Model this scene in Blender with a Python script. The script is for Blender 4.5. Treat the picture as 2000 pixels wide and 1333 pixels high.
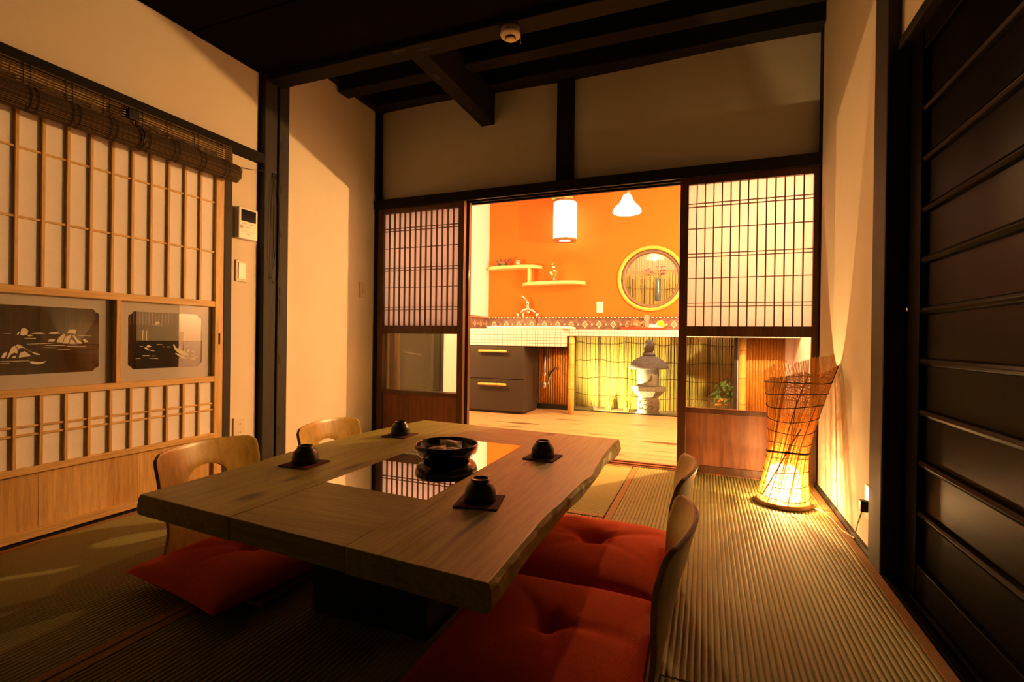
import bpy, math, random
from mathutils import Vector, Matrix
R = math.radians
PI = math.pi
rnd = random.Random(7)
scn = bpy.context.scene
for o in list(bpy.data.objects):
    bpy.data.objects.remove(o, do_unlink=True)
C = scn.collection

# ------------------------------------------------------------------ camera, world, exposure
cam = bpy.data.cameras.new('camera')
cam.sensor_width = 36.0
cam.lens = 36.0 * 962.0 / 2000.0
cam.clip_start = 0.02
co = bpy.data.objects.new('camera', cam)
C.objects.link(co)
_y, _p, _r = R(21.4), R(-0.2), R(0.75)
F = Vector((-math.sin(_y) * math.cos(_p), math.cos(_y) * math.cos(_p), math.sin(_p)))
r0 = Vector((math.cos(_y), math.sin(_y), 0))
u0 = r0.cross(F)
RX = math.cos(_r) * r0 + math.sin(_r) * u0
UX = -math.sin(_r) * r0 + math.cos(_r) * u0
co.matrix_world = Matrix(((RX.x, UX.x, -F.x, 0.0), (RX.y, UX.y, -F.y, 0.0), (RX.z, UX.z, -F.z, 0.78), (0, 0, 0, 1)))
scn.camera = co

w = bpy.data.worlds.new('night')
scn.world = w
w.use_nodes = True
w.node_tree.nodes['Background'].inputs[0].default_value = (1.0, 0.62, 0.3, 1)
w.node_tree.nodes['Background'].inputs[1].default_value = 0.006
scn.view_settings.view_transform = 'Standard'
scn.view_settings.look = 'None'
scn.view_settings.gamma = 1.0
scn.view_settings.use_curve_mapping = False
scn.view_settings.exposure = 2.0

WARM = (1.0, 0.53, 0.17)
POWER = dict(right_globe=76.0, left_globe=32.0, pendant=16.0, andon=9.0, floor_lamp=27.0, garden=42.0, eave=30.0, corridor=0.25)  # corridor and eave feed added lamps that stay out of view

# ------------------------------------------------------------------ helpers
class MB:
    def __init__(s):
        s.v, s.f, s.m = [], [], []

    def face(s, idx, m=0):
        s.f.append(tuple(idx)); s.m.append(m)

    def box(s, x0, x1, y0, y1, z0, z1, m=0):
        b = len(s.v)
        s.v += [(x0, y0, z0), (x1, y0, z0), (x1, y1, z0), (x0, y1, z0), (x0, y0, z1), (x1, y0, z1), (x1, y1, z1), (x0, y1, z1)]
        for q in ((0, 3, 2, 1), (4, 5, 6, 7), (0, 1, 5, 4), (1, 2, 6, 5), (2, 3, 7, 6), (3, 0, 4, 7)):
            s.face([b + i for i in q], m)
        return s

    def tube(s, pts, r, n=8, m=0, caps=True):
        pts = [Vector(p) for p in pts]
        rr = r if isinstance(r, (list, tuple)) else [r] * len(pts)
        b = len(s.v)
        prev = None
        for i, p in enumerate(pts):
            t = (pts[min(i + 1, len(pts) - 1)] - pts[max(i - 1, 0)]).normalized()
            if prev is None:
                a = t.cross(Vector((0, 0, 1)))
                if a.length < 0.05: a = t.cross(Vector((1, 0, 0)))
                a.normalize()
            else:
                a = (prev - t * prev.dot(t)).normalized()
            prev = a
            c = t.cross(a)
            for k in range(n):
                g = 2 * PI * k / n
                s.v.append(tuple(p + (a * math.cos(g) + c * math.sin(g)) * rr[i]))
        for i in range(len(pts) - 1):
            for k in range(n):
                s.face((b + i * n + k, b + i * n + (k + 1) % n, b + (i + 1) * n + (k + 1) % n, b + (i + 1) * n + k), m)
        if caps:
            s.face([b + k for k in reversed(range(n))], m)
            s.face([b + (len(pts) - 1) * n + k for k in range(n)], m)
        return s

    def lathe(s, prof, n=24, c=(0, 0, 0), m=0, sx=1.0, sy=1.0, cap=(True, True)):
        b = len(s.v)
        for (r, z) in prof:
            for k in range(n):
                g = 2 * PI * k / n
                s.v.append((c[0] + r * math.cos(g) * sx, c[1] + r * math.sin(g) * sy, c[2] + z))
        for i in range(len(prof) - 1):
            for k in range(n):
                s.face((b + i * n + k, b + i * n + (k + 1) % n, b + (i + 1) * n + (k + 1) % n, b + (i + 1) * n + k), m)
        if cap[0] and prof[0][0] > 1e-4: s.face([b + k for k in reversed(range(n))], m)
        if cap[1] and prof[-1][0] > 1e-4: s.face([b + (len(prof) - 1) * n + k for k in range(n)], m)
        return s

    def loft(s, rings, m=0, closed=True, caps=True):
        b = len(s.v); n = len(rings[0])
        for r in rings: s.v += [tuple(p) for p in r]
        for i in range(len(rings) - 1):
            for k in range(n if closed else n - 1):
                s.face((b + i * n + k, b + i * n + (k + 1) % n, b + (i + 1) * n + (k + 1) % n, b + (i + 1) * n + k), m)
        if caps and closed:
            s.face([b + k for k in reversed(range(n))], m)
            s.face([b + (len(rings) - 1) * n + k for k in range(n)], m)
        return s

    def poly(s, pts, m=0):
        b = len(s.v); s.v += [tuple(p) for p in pts]; s.face(range(b, b + len(pts)), m); return s

    def ball(s, c, r, n=10, m=0, sz=1.0):
        h = max(4, n // 2)
        return s.lathe([(max(1e-5, r * math.sin(PI * i / h)), -r * sz * math.cos(PI * i / h)) for i in range(h + 1)], n, c, m)

    def build(s, name, mats, parent=None, smooth=False, bevel=0.0, loc=None):
        me = bpy.data.meshes.new(name)
        me.from_pydata(s.v, [], s.f)
        if not isinstance(mats, (list, tuple)): mats = [mats]
        for q in mats: me.materials.append(q)
        if len(mats) > 1: me.polygons.foreach_set('material_index', s.m)
        if smooth:
            me.polygons.foreach_set('use_smooth', [True] * len(me.polygons))
        me.update()
        return place(name, me, parent, bevel, loc)


def place(name, me, parent=None, bevel=0.0, loc=None, rot=None):
    o = bpy.data.objects.new(name, me)
    C.objects.link(o)
    if loc is not None: o.location = loc
    if rot is not None: o.rotation_euler = rot
    if parent is not None: o.parent = parent
    if bevel:
        b = o.modifiers.new('bevel', 'BEVEL'); b.width = bevel; b.segments = 2; b.limit_method = 'ANGLE'; b.angle_limit = R(40)
    return o


def tag(o, label, cat, group=None, kind=None):
    o['label'] = label; o['category'] = cat
    if group: o['group'] = group
    if kind: o['kind'] = kind
    return o


def thing(name, label, cat, loc=(0, 0, 0), rz=0.0, group=None, kind=None):
    o = bpy.data.objects.new(name, None); C.objects.link(o)
    o.empty_display_size = 0.05
    o.location = loc; o.rotation_euler = (0, 0, rz)
    return tag(o, label, cat, group, kind)


def copy_thing(root, loc, rz, label):
    r = root.copy(); C.objects.link(r); r.location = loc; r.rotation_euler = (0, 0, rz); r['label'] = label
    for ch in [c for c in bpy.data.objects if c.parent is root]:
        c = ch.copy(); C.objects.link(c); c.parent = r
        for g in [q for q in bpy.data.objects if q.parent is ch]:
            d = g.copy(); C.objects.link(d); d.parent = c
    return r


def struct(name, mb, m, label, cat, bevel=0.0):
    return tag(mb.build(name, m, None, bevel=bevel), label, cat, None, 'structure')


def light(name, parent, loc, power, color=WARM, radius=0.03):
    l = bpy.data.lights.new(name, 'POINT'); l.energy = power; l.color = color; l.shadow_soft_size = radius
    o = bpy.data.objects.new(name, l); C.objects.link(o); o.location = loc; o.parent = parent
    return o

# ------------------------------------------------------------------ materials
def base(name):
    m = bpy.data.materials.new(name); m.use_nodes = True
    nt = m.node_tree; p = nt.nodes['Principled BSDF']
    return m, nt, p


def L(nt, a, b): nt.links.new(a, b)


def coord(nt, scale=(1, 1, 1), rot=(0, 0, 0)):
    t = nt.nodes.new('ShaderNodeTexCoord'); mp = nt.nodes.new('ShaderNodeMapping')
    mp.inputs['Scale'].default_value = scale; mp.inputs['Rotation'].default_value = rot
    L(nt, t.outputs['Object'], mp.inputs['Vector'])
    return mp.outputs['Vector']


def noise(nt, vec, scale, detail=4, rough=0.5, dist=0.0):
    n = nt.nodes.new('ShaderNodeTexNoise'); n.inputs['Scale'].default_value = scale; n.inputs['Detail'].default_value = detail
    n.inputs['Roughness'].default_value = rough; n.inputs['Distortion'].default_value = dist
    L(nt, vec, n.inputs['Vector']); return n.outputs['Fac']


def ramp(nt, fac, stops):
    r = nt.nodes.new('ShaderNodeValToRGB')
    e = r.color_ramp.elements
    while len(e) < len(stops): e.new(0.5)
    for i, (p, c) in enumerate(stops):
        e[i].position = p; e[i].color = (*c, 1)
    L(nt, fac, r.inputs['Fac']); return r.outputs['Color']


def bump(nt, p, h, strength=0.3, dist=0.01):
    b = nt.nodes.new('ShaderNodeBump'); b.inputs['Strength'].default_value = strength; b.inputs['Distance'].default_value = dist
    L(nt, h, b.inputs['Height']); L(nt, b.outputs['Normal'], p.inputs['Normal'])


def mixc(nt, a, b, fac, mode='MIX'):
    x = nt.nodes.new('ShaderNodeMix'); x.data_type = 'RGBA'; x.blend_type = mode
    if isinstance(fac, float): x.inputs['Factor'].default_value = fac
    else: L(nt, fac, x.inputs['Factor'])
    for s, v in (('A', a), ('B', b)):
        if isinstance(v, tuple): x.inputs[[i for i, q in enumerate(x.inputs) if q.name == s and q.type == 'RGBA'][0]].default_value = (*v, 1)
        else: L(nt, v, x.inputs[[i for i, q in enumerate(x.inputs) if q.name == s and q.type == 'RGBA'][0]])
    return [q for q in x.outputs if q.type == 'RGBA'][0]


def flat(name, c, rough=0.6, metal=0.0, var=0.12, scale=30, spec=0.5, bmp=0.0):
    m, nt, p = base(name)
    n = noise(nt, coord(nt), scale, 5, 0.6)
    lo = tuple(max(0, x * (1 - var)) for x in c); hi = tuple(min(1, x * (1 + var)) for x in c)
    L(nt, ramp(nt, n, [(0.3, lo), (0.7, hi)]), p.inputs['Base Color'])
    p.inputs['Roughness'].default_value = rough; p.inputs['Metallic'].default_value = metal
    p.inputs['Specular IOR Level'].default_value = spec
    if bmp: bump(nt, p, n, bmp, 0.004)
    return m


def wood(name, dark, light_, axis=1, scale=14, rough=0.55, bmp=0.15, stretch=0.07, spec=0.4, knots=False, coat=0.0, knot_pts=()):
    m, nt, p = base(name)
    sc = [1.0, 1.0, 1.0]; sc[axis] = stretch
    v = coord(nt, tuple(sc))
    big = noise(nt, v, scale * 0.45, 3, 0.55, 1.2)
    fine = noise(nt, v, scale * 5.5, 6, 0.7, 0.2)
    mid = tuple((a + b) / 2 for a, b in zip(dark, light_))
    c1 = ramp(nt, big, [(0.25, dark), (0.5, mid), (0.75, light_)])
    c2 = ramp(nt, fine, [(0.38, tuple(x * 0.5 for x in mid)), (0.58, light_)])
    col = mixc(nt, c1, c2, 0.45)
    if knots:
        kn = noise(nt, coord(nt, tuple(0.28 if i == axis else 1.0 for i in range(3))), 8.0, 2, 0.3, 0.0)
        kr = ramp(nt, kn, [(0.655, (0, 0, 0)), (0.70, (1, 1, 1))])
        col = mixc(nt, col, tuple(x * 0.3 for x in dark), kr)
    for (kx, ky, rx, ry) in knot_pts:      # grown-in knots at their places on the board
        t = nt.nodes.new('ShaderNodeTexCoord'); a = nt.nodes.new('ShaderNodeVectorMath'); a.operation = 'SUBTRACT'; a.inputs[1].default_value = (kx, ky, 0.36)
        d = nt.nodes.new('ShaderNodeVectorMath'); d.operation = 'DIVIDE'; d.inputs[1].default_value = (rx * 2.2, ry * 2.2, 1.0)
        ln = nt.nodes.new('ShaderNodeVectorMath'); ln.operation = 'LENGTH'
        L(nt, t.outputs['Object'], a.inputs[0]); L(nt, a.outputs[0], d.inputs[0]); L(nt, d.outputs[0], ln.inputs[0])
        ad = nt.nodes.new('ShaderNodeMath'); ad.operation = 'MULTIPLY_ADD'; ad.inputs[1].default_value = 0.35; L(nt, fine, ad.inputs[0]); L(nt, ln.outputs['Value'], ad.inputs[2])
        kr = ramp(nt, ad.outputs[0], [(0.45, (0.9, 0.9, 0.9)), (0.62, (0.35, 0.35, 0.35)), (0.95, (0, 0, 0))])
        col = mixc(nt, col, tuple(x * 0.25 for x in dark), kr)
    L(nt, col, p.inputs['Base Color'])
    p.inputs['Roughness'].default_value = rough; p.inputs['Specular IOR Level'].default_value = spec
    if coat: p.inputs['Coat Weight'].default_value = coat; p.inputs['Coat Roughness'].default_value = 0.12
    bump(nt, p, fine, bmp, 0.003)
    return m


def plaster(name, c, grain=260):
    m, nt, p = base(name)
    v = coord(nt)
    n1 = noise(nt, v, 2.2, 4, 0.6); n2 = noise(nt, v, grain, 4, 0.7)
    L(nt, ramp(nt, n1, [(0.3, tuple(x * 0.93 for x in c)), (0.7, c)]), p.inputs['Base Color'])
    p.inputs['Roughness'].default_value = 0.9; p.inputs['Specular IOR Level'].default_value = 0.15
    bump(nt, p, n2, 0.25, 0.002)
    return m


def paper(name, c, through):
    m = bpy.data.materials.new(name); m.use_nodes = True; nt = m.node_tree
    nt.nodes.remove(nt.nodes['Principled BSDF']); out = nt.nodes['Material Output']
    n = noise(nt, coord(nt), 60, 6, 0.75, 1.0)
    col = ramp(nt, n, [(0.3, tuple(x * 0.94 for x in c)), (0.7, c)])
    d = nt.nodes.new('ShaderNodeBsdfDiffuse'); t = nt.nodes.new('ShaderNodeBsdfTranslucent'); x = nt.nodes.new('ShaderNodeMixShader')
    L(nt, col, d.inputs['Color']); L(nt, col, t.inputs['Color'])
    x.inputs[0].default_value = through
    L(nt, d.outputs[0], x.inputs[1]); L(nt, t.outputs[0], x.inputs[2]); L(nt, x.outputs[0], out.inputs['Surface'])
    return m


def thin_glass(name, tint=(1, 1, 1), ior=1.5, rough=0.0, frost=0.0):
    m = bpy.data.materials.new(name); m.use_nodes = True; nt = m.node_tree
    nt.nodes.remove(nt.nodes['Principled BSDF']); out = nt.nodes['Material Output']
    t = nt.nodes.new('ShaderNodeBsdfTransparent'); g = nt.nodes.new('ShaderNodeBsdfGlossy'); x = nt.nodes.new('ShaderNodeMixShader')
    t.inputs['Color'].default_value = (*tint, 1); g.inputs['Roughness'].default_value = rough
    n = noise(nt, coord(nt), 3, 2)
    L(nt, ramp(nt, n, [(0.0, (0.96, 0.97, 0.96)), (1.0, (1, 1, 1))]), g.inputs['Color'])
    fr = nt.nodes.new('ShaderNodeFresnel'); fr.inputs['IOR'].default_value = ior
    L(nt, fr.outputs[0], x.inputs[0]); L(nt, t.outputs[0], x.inputs[1]); L(nt, g.outputs[0], x.inputs[2])
    last = x.outputs[0]
    if frost:
        d = nt.nodes.new('ShaderNodeBsdfDiffuse'); d.inputs['Color'].default_value = (0.62, 0.6, 0.56, 1)
        y = nt.nodes.new('ShaderNodeMixShader'); y.inputs[0].default_value = frost
        L(nt, last, y.inputs[1]); L(nt, d.outputs[0], y.inputs[2]); last = y.outputs[0]
    L(nt, last, out.inputs['Surface'])
    return m


def glow(name, color, strength, see=0.5):
    m = bpy.data.materials.new(name); m.use_nodes = True; nt = m.node_tree
    nt.nodes.remove(nt.nodes['Principled BSDF']); out = nt.nodes['Material Output']
    e = nt.nodes.new('ShaderNodeEmission'); t = nt.nodes.new('ShaderNodeBsdfTransparent'); x = nt.nodes.new('ShaderNodeMixShader')
    n = noise(nt, coord(nt), 25, 3)
    L(nt, ramp(nt, n, [(0.2, tuple(c * 0.9 for c in color)), (0.8, color)]), e.inputs['Color'])
    e.inputs['Strength'].default_value = strength; x.inputs[0].default_value = see
    L(nt, e.outputs[0], x.inputs[1]); L(nt, t.outputs[0], x.inputs[2]); L(nt, x.outputs[0], out.inputs['Surface'])
    return m


def tatami_mat_mat(name, axis, k=1.0):
    m, nt, p = base(name)
    sc = [1.0, 1.0, 1.0]; sc[1 - axis] = 0.08
    fine = noise(nt, coord(nt, tuple(sc)), 520, 3, 0.7)      # rush fibres run across the ribs
    tone = noise(nt, coord(nt), 3.0, 4, 0.6)
    c = mixc(nt, ramp(nt, fine, [(0.3, tuple(k * q for q in (0.205, 0.195, 0.058))), (0.7, tuple(k * q for q in (0.37, 0.345, 0.125)))]), ramp(nt, tone, [(0.3, tuple(k * q for q in (0.22, 0.205, 0.068))), (0.7, tuple(k * q for q in (0.31, 0.285, 0.102)))]), 0.5)
    L(nt, c, p.inputs['Base Color'])
    p.inputs['Roughness'].default_value = 0.62; p.inputs['Specular IOR Level'].default_value = 0.35
    bump(nt, p, fine, 0.3, 0.0015)
    return m


M = {}
M['plaster'] = plaster('wall_plaster', (0.78, 0.70, 0.56))
M['plaster_grey'] = plaster('upper_wall_plaster', (0.72, 0.68, 0.60))
M['cream'] = plaster('kitchen_plaster', (0.80, 0.70, 0.78))
M['orange'] = plaster('orange_plaster', (0.76, 0.115, 0.018), 180)
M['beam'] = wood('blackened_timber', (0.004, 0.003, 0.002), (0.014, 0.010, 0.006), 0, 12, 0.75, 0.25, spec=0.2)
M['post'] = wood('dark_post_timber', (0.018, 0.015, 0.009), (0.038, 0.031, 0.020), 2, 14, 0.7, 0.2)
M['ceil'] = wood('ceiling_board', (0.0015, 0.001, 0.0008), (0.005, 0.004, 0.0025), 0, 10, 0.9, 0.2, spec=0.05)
M['door_dark'] = wood('dark_red_door_wood', (0.035, 0.012, 0.005), (0.11, 0.040, 0.013), 2, 16, 0.38, 0.12, coat=0.15)
M['kick'] = wood('red_brown_kick_board', (0.10, 0.030, 0.010), (0.26, 0.085, 0.024), 2, 9, 0.55, 0.08)
M['black_door'] = wood('black_lacquered_board', (0.0025, 0.002, 0.001), (0.0045, 0.0036, 0.0015), 1, 9, 0.42, 0.10, spec=0.025)
M['cedar'] = wood('pale_cedar', (0.62, 0.37, 0.11), (0.78, 0.52, 0.20), 2, 16, 0.5, 0.1)
M['cedar_d'] = wood('deeper_cedar', (0.52, 0.29, 0.075), (0.66, 0.41, 0.14), 2, 16, 0.5, 0.1)
M['cedar_y'] = wood('pale_cedar_rail', (0.62, 0.37, 0.11), (0.78, 0.52, 0.20), 1, 16, 0.5, 0.1)
M['table_y'] = wood('elm_slab', (0.22, 0.19, 0.028), (0.43, 0.395, 0.066), 1, 16, 0.46, 0.2, 0.05, knot_pts=((-0.241, -0.533, 0.022, 0.040), (-0.268, -0.365, 0.016, 0.030), (-0.197, -0.18, 0.012, 0.06), (0.223, 0.629, 0.020, 0.035), (0.377, -0.45, 0.010, 0.14), (0.30, 0.10, 0.008, 0.05)))
M['table_x'] = wood('elm_panel', (0.22, 0.175, 0.030), (0.40, 0.345, 0.070), 0, 16, 0.46, 0.2, 0.05)
M['ply'] = wood('birch_plywood', (0.44, 0.26, 0.035), (0.56, 0.36, 0.065), 2, 9, 0.30, 0.04, 0.2, spec=0.5)
M['ply_edge'] = wood('plywood_edge', (0.34, 0.19, 0.06), (0.50, 0.30, 0.10), 1, 30, 0.5, 0.1)
M['pine'] = wood('pine_floor_board', (0.36, 0.21, 0.10), (0.56, 0.36, 0.20), 0, 13, 0.42, 0.06, 0.06, knots=True)
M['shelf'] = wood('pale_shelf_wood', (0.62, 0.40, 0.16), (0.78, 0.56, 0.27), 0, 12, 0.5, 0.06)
M['tat_y'] = tatami_mat_mat('tatami_rush_y', 1)
M['tat_x'] = tatami_mat_mat('brightened_tatami_rush_x', 0, 1.7)  # colour lightened to stand in for light and sheen on these mats
M['heri'] = flat('brown_border_cloth', (0.32, 0.17, 0.045), 0.75, var=0.45, scale=160, bmp=0.3)
M['paper_s'] = paper('screen_paper', (0.94, 0.90, 0.86), 0.04)
M['paper_l'] = paper('shoji_paper_left', (0.92, 0.90, 0.98), 0.80)
M['paper_r'] = paper('shoji_paper_right', (0.95, 0.86, 0.92), 0.36)
M['paper_b'] = paper('shoji_paper_behind', (0.92, 0.90, 0.98), 0.82)
M['glass'] = thin_glass('window_glass', (0.97, 0.98, 0.96))
M['frost'] = thin_glass('frosted_glass', (0.9, 0.9, 0.88), frost=0.75)
M['etch'] = flat('etched_white', (0.72, 0.66, 0.55), 0.8, var=0.05)
M['tabletop_glass'] = thin_glass('table_glass', (0.55, 0.6, 0.58), 1.9)
M['hearth'] = flat('hearth_black', (0.012, 0.012, 0.012), 0.8)
M['lacquer'] = flat('black_lacquer', (0.010, 0.006, 0.004), 0.12, spec=0.6, var=0.2)
M['lacquer_in'] = flat('red_black_lacquer', (0.045, 0.008, 0.004), 0.2, spec=0.5, var=0.2)
M['cup'] = flat('dark_glazed_stoneware', (0.020, 0.018, 0.012), 0.33, spec=0.5, var=0.4, scale=60, bmp=0.1)
M['coaster'] = flat('dark_red_cloth', (0.10, 0.022, 0.014), 0.9, var=0.5, scale=220, bmp=0.4)
M['wrap'] = flat('cellophane_wrapper', (0.36, 0.33, 0.22), 0.25, var=0.4, scale=45)
M['wrap2'] = flat('cream_wrapper', (0.60, 0.46, 0.22), 0.4, var=0.2, scale=45)
M['cushion'] = flat('red_cotton', (0.60, 0.070, 0.007), 0.85, var=0.18, scale=240, spec=0.2, bmp=0.25)
M['white_plastic'] = flat('white_plastic', (0.80, 0.76, 0.68), 0.35, var=0.03)
M['tan_plastic'] = flat('plaster_coloured_plastic', (0.74, 0.64, 0.48), 0.5, var=0.03)
M['black_plastic'] = flat('black_plastic', (0.012, 0.012, 0.012), 0.35)
M['screen'] = flat('screen_black', (0.008, 0.008, 0.009), 0.12)
M['grey_mark'] = flat('grey_print', (0.45, 0.38, 0.28), 0.6)
M['chrome'] = flat('chrome', (0.82, 0.80, 0.78), 0.08, metal=1.0, var=0.03)
M['steel'] = flat('brushed_steel', (0.55, 0.52, 0.48), 0.3, metal=1.0)
M['blind'] = wood('smoked_bamboo_slat', (0.06, 0.034, 0.012), (0.14, 0.080, 0.030), 1, 20, 0.6, 0.1)
M['blind_d'] = wood('dark_smoked_slat', (0.03, 0.016, 0.006), (0.075, 0.042, 0.016), 1, 20, 0.6, 0.1)
M['twine'] = flat('dark_twine', (0.022, 0.012, 0.006), 0.9)
M['cab'] = flat('brown_laminate', (0.034, 0.025, 0.018), 0.5, var=0.08, scale=90)
M['cab_dark'] = flat('dark_plinth', (0.030, 0.020, 0.014), 0.6)
M['bamboo'] = wood('yellow_bamboo', (0.62, 0.38, 0.07), (0.78, 0.54, 0.15), 2, 9, 0.35, 0.03, 0.15)
M['bamboo_o'] = wood('amber_bamboo', (0.42, 0.16, 0.020), (0.60, 0.27, 0.045), 2, 12, 0.4, 0.05, 0.15)
M['bamboo_node'] = flat('bamboo_node', (0.26, 0.13, 0.03), 0.6)
M['sink'] = flat('white_ceramic', (0.88, 0.86, 0.80), 0.12, var=0.02)
M['mosaic'] = flat('white_mosaic_tile', (0.74, 0.66, 0.72), 0.2, var=0.05, scale=22)
M['grout'] = flat('grey_grout', (0.07, 0.07, 0.05), 0.9)
M['btile'] = flat('brown_glazed_tile', (0.14, 0.085, 0.075), 0.3, var=0.5, scale=40)
M['bmotif'] = flat('cream_tile_motif', (0.66, 0.52, 0.36), 0.35, var=0.08)
M['btrim'] = flat('dark_tile_trim', (0.10, 0.05, 0.04), 0.3)
M['reed'] = wood('dry_reed', (0.34, 0.24, 0.05), (0.62, 0.50, 0.16), 2, 40, 0.6, 0.05, 0.03)
M['reed_dark'] = flat('old_reed', (0.14, 0.085, 0.025), 0.7, var=0.4)
M['granite'] = flat('granite', (0.40, 0.37, 0.36), 0.85, var=0.55, scale=120, bmp=0.5)
M['granite_roof'] = flat('blue_grey_granite', (0.25, 0.255, 0.33), 0.85, var=0.6, scale=120, bmp=0.5)
M['carve'] = flat('carved_shadow_stone', (0.14, 0.12, 0.09), 0.9)
M['gravel'] = flat('garden_gravel', (0.20, 0.16, 0.11), 0.95, var=0.6, scale=90, bmp=0.8)
M['moon_frame'] = wood('golden_round_frame', (0.50, 0.26, 0.045), (0.60, 0.34, 0.07), 0, 8, 0.4, 0.04)
M['frame_grey'] = flat('grey_brown_sash', (0.10, 0.065, 0.042), 0.5)
M['frame_black'] = flat('black_window_frame', (0.012, 0.010, 0.008), 0.5)
M['straw'] = paper('bamboo_splint', (0.58, 0.29, 0.07), 0.25)
M['garden_wall'] = plaster('garden_wall', (0.62, 0.50, 0.36))
M['pink'] = flat('pink_petals', (0.70, 0.05, 0.16), 0.6, var=0.3)
M['rose'] = flat('dusty_rose_petals', (0.45, 0.10, 0.06), 0.7, var=0.4)
M['white_petal'] = flat('white_petals', (0.82, 0.76, 0.66), 0.6)
M['leaf'] = flat('green_leaf', (0.06, 0.16, 0.025), 0.45, var=0.4)
M['leaf_dark'] = flat('dark_leaf', (0.05, 0.04, 0.02), 0.6, var=0.4)
M['grass'] = flat('yellow_green_grass', (0.30, 0.34, 0.04), 0.6, var=0.3)
M['orange_flower'] = flat('orange_flower', (0.55, 0.22, 0.03), 0.7, var=0.4)
M['blue_glass'] = flat('blue_grey_glaze', (0.12, 0.16, 0.26), 0.15, var=0.3)
M['red_tray'] = flat('red_lacquer', (0.55, 0.035, 0.01), 0.3, var=0.1)
M['pot'] = flat('bronze_glaze', (0.16, 0.10, 0.05), 0.25, var=0.5, scale=30)
M['lime'] = flat('yellow_green_ceramic', (0.62, 0.62, 0.02), 0.35, var=0.1)
M['clear'] = thin_glass('clear_jar_glass', (0.92, 0.9, 0.82), 1.6, frost=0.2)
M['bulb'] = glow('lit_bulb', (1.0, 0.78, 0.42), 14.0, 0.3)
M['shade_glass'] = glow('lit_opal_shade', (1.0, 0.80, 0.50), 3.0, 0.45)
M['globe_glass'] = glow('lit_globe_glass', (1.0, 0.74, 0.40), 0.4, 0.85)
M['shade_paper'] = glow('lit_paper_shade', (1.0, 0.82, 0.52), 1.6, 0.25)
M['fit'] = flat('lamp_fitting_brown', (0.16, 0.10, 0.05), 0.5)
M['floor_bulb'] = glow('bulb_glare_glow', (1.0, 0.78, 0.46), 7.0, 0.72)
M['corr'] = wood('brown_cabinet_board', (0.10, 0.040, 0.012), (0.22, 0.095, 0.03), 2, 8, 0.5, 0.1)
M['dado'] = flat('dark_wainscot', (0.05, 0.032, 0.02), 0.6)

# ------------------------------------------------------------------ setting: tatami room
XL, XR, YB, KZ = -2.36, 0.58, 3.18, 1.757
fl = struct('floor', MB().box(-2.6, 0.95, -1.6, 3.14, -0.12, -0.022), M['post'], 'sub floor of the tatami room under the straw mats', 'floor')


def tatami(x0, x1, y0, y1, axis):
    """a ribbed mat; the ribs run along axis, cloth borders along the two long sides"""
    g = 0.003; pitch = 0.0155; bw = 0.034
    o = thing  # noqa
    mb = MB()
    if axis == 1: a0, a1, c0, c1 = x0 + bw, x1 - bw, y0 + g, y1 - g
    else: a0, a1, c0, c1 = y0 + bw, y1 - bw, x0 + g, x1 - g
    n = int((a1 - a0) / pitch); k = 6; pts = []
    for i in range(n * k + 1):
        t = i / k
        pts.append((a0 + (a1 - a0) * i / (n * k), -0.0035 + 0.0035 * abs(math.sin(PI * t)) ** 0.7))
    rows = [c0, c1]
    b = 0
    for c in rows:
        for (a, z) in pts:
            mb.v.append((a, c, z) if axis == 1 else (c, a, z))
    m = len(pts)
    for i in range(m - 1):
        q = (i, i + 1, m + i + 1, m + i)
        mb.face(q if axis == 1 else q[::-1])
    mb.box(*( (a0, a1, c0, c1) if axis == 1 else (c0, c1, a0, a1)), -0.022, -0.006)
    mat_o = mb.build('tatami_mat', M['tat_y'] if axis == 1 else M['tat_x'], fl)
    for (s0, s1) in ((a0 - bw + g, a0), (a1, a1 + bw - g)):
        q = MB()
        q.box(*((s0, s1, c0, c1) if axis == 1 else (c0, c1, s0, s1)), -0.02, 0.001)
        q.build('cloth_border', M['heri'], mat_o, bevel=0.0015)
    return mat_o


tatami(-0.405, 0.565, 1.20, 3.122, 1)
tatami(-0.405, 0.565, -0.72, 1.20, 1)
tatami(-2.33, -0.405, 2.165, 3.122, 0)
tatami(-2.33, -1.3675, 0.24, 2.165, 1)
tatami(-1.3675, -0.405, 0.24, 2.165, 1)
tatami(-2.33, -0.405, -0.72, 0.24, 0)
tatami(-2.33, -0.405, -1.58, -0.72, 0)

# walls of the tatami room
wl = MB()
wl.box(-2.46, XL - 0.012, 1.86, 2.07, -0.02, KZ)            # strip beside the paper screen
wl.box(-2.46, XL - 0.012, 2.24, YB + 0.02, -0.02, 2.75)     # far bay
wl.box(-2.46, XL - 0.012, -1.6, 2.07, 1.80, 2.30)           # above the lintel
struct('wall_left', wl, M['plaster'], 'warm lit plaster wall on the left around the paper screen', 'wall')
wb = MB()
wb.box(XL, -0.935, YB, YB + 0.06, 1.80, 2.56); wb.box(-0.823, XR, YB, YB + 0.06, 1.80, 2.56)
struct('wall_back', wb, M['plaster_grey'], 'shaded plaster wall above the sliding doors to the kitchen', 'wall')
wr = MB()
wr.box(XR, XR + 0.1, 2.13, YB + 0.02, -0.02, 2.75)
wr.box(XR + 0.018, XR + 0.1, -1.6, 2.13, 1.785, 2.36)
struct('wall_right', wr, M['plaster'], 'plaster wall on the right behind the basket lamp', 'wall')
struct('baseboard_right', MB().box(XR - 0.014, XR + 0.004, 2.13, 3.12, -0.02, 0.016), M['post'], 'narrow dark skirting strip at the foot of the right wall', 'baseboard', 0.002)
struct('baseboard_left', MB().box(-2.40, -2.333, 1.86, 3.13, -0.02, 0.008), M['post'], 'thin dark strip at the foot of the left wall', 'baseboard', 0.002)

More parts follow.
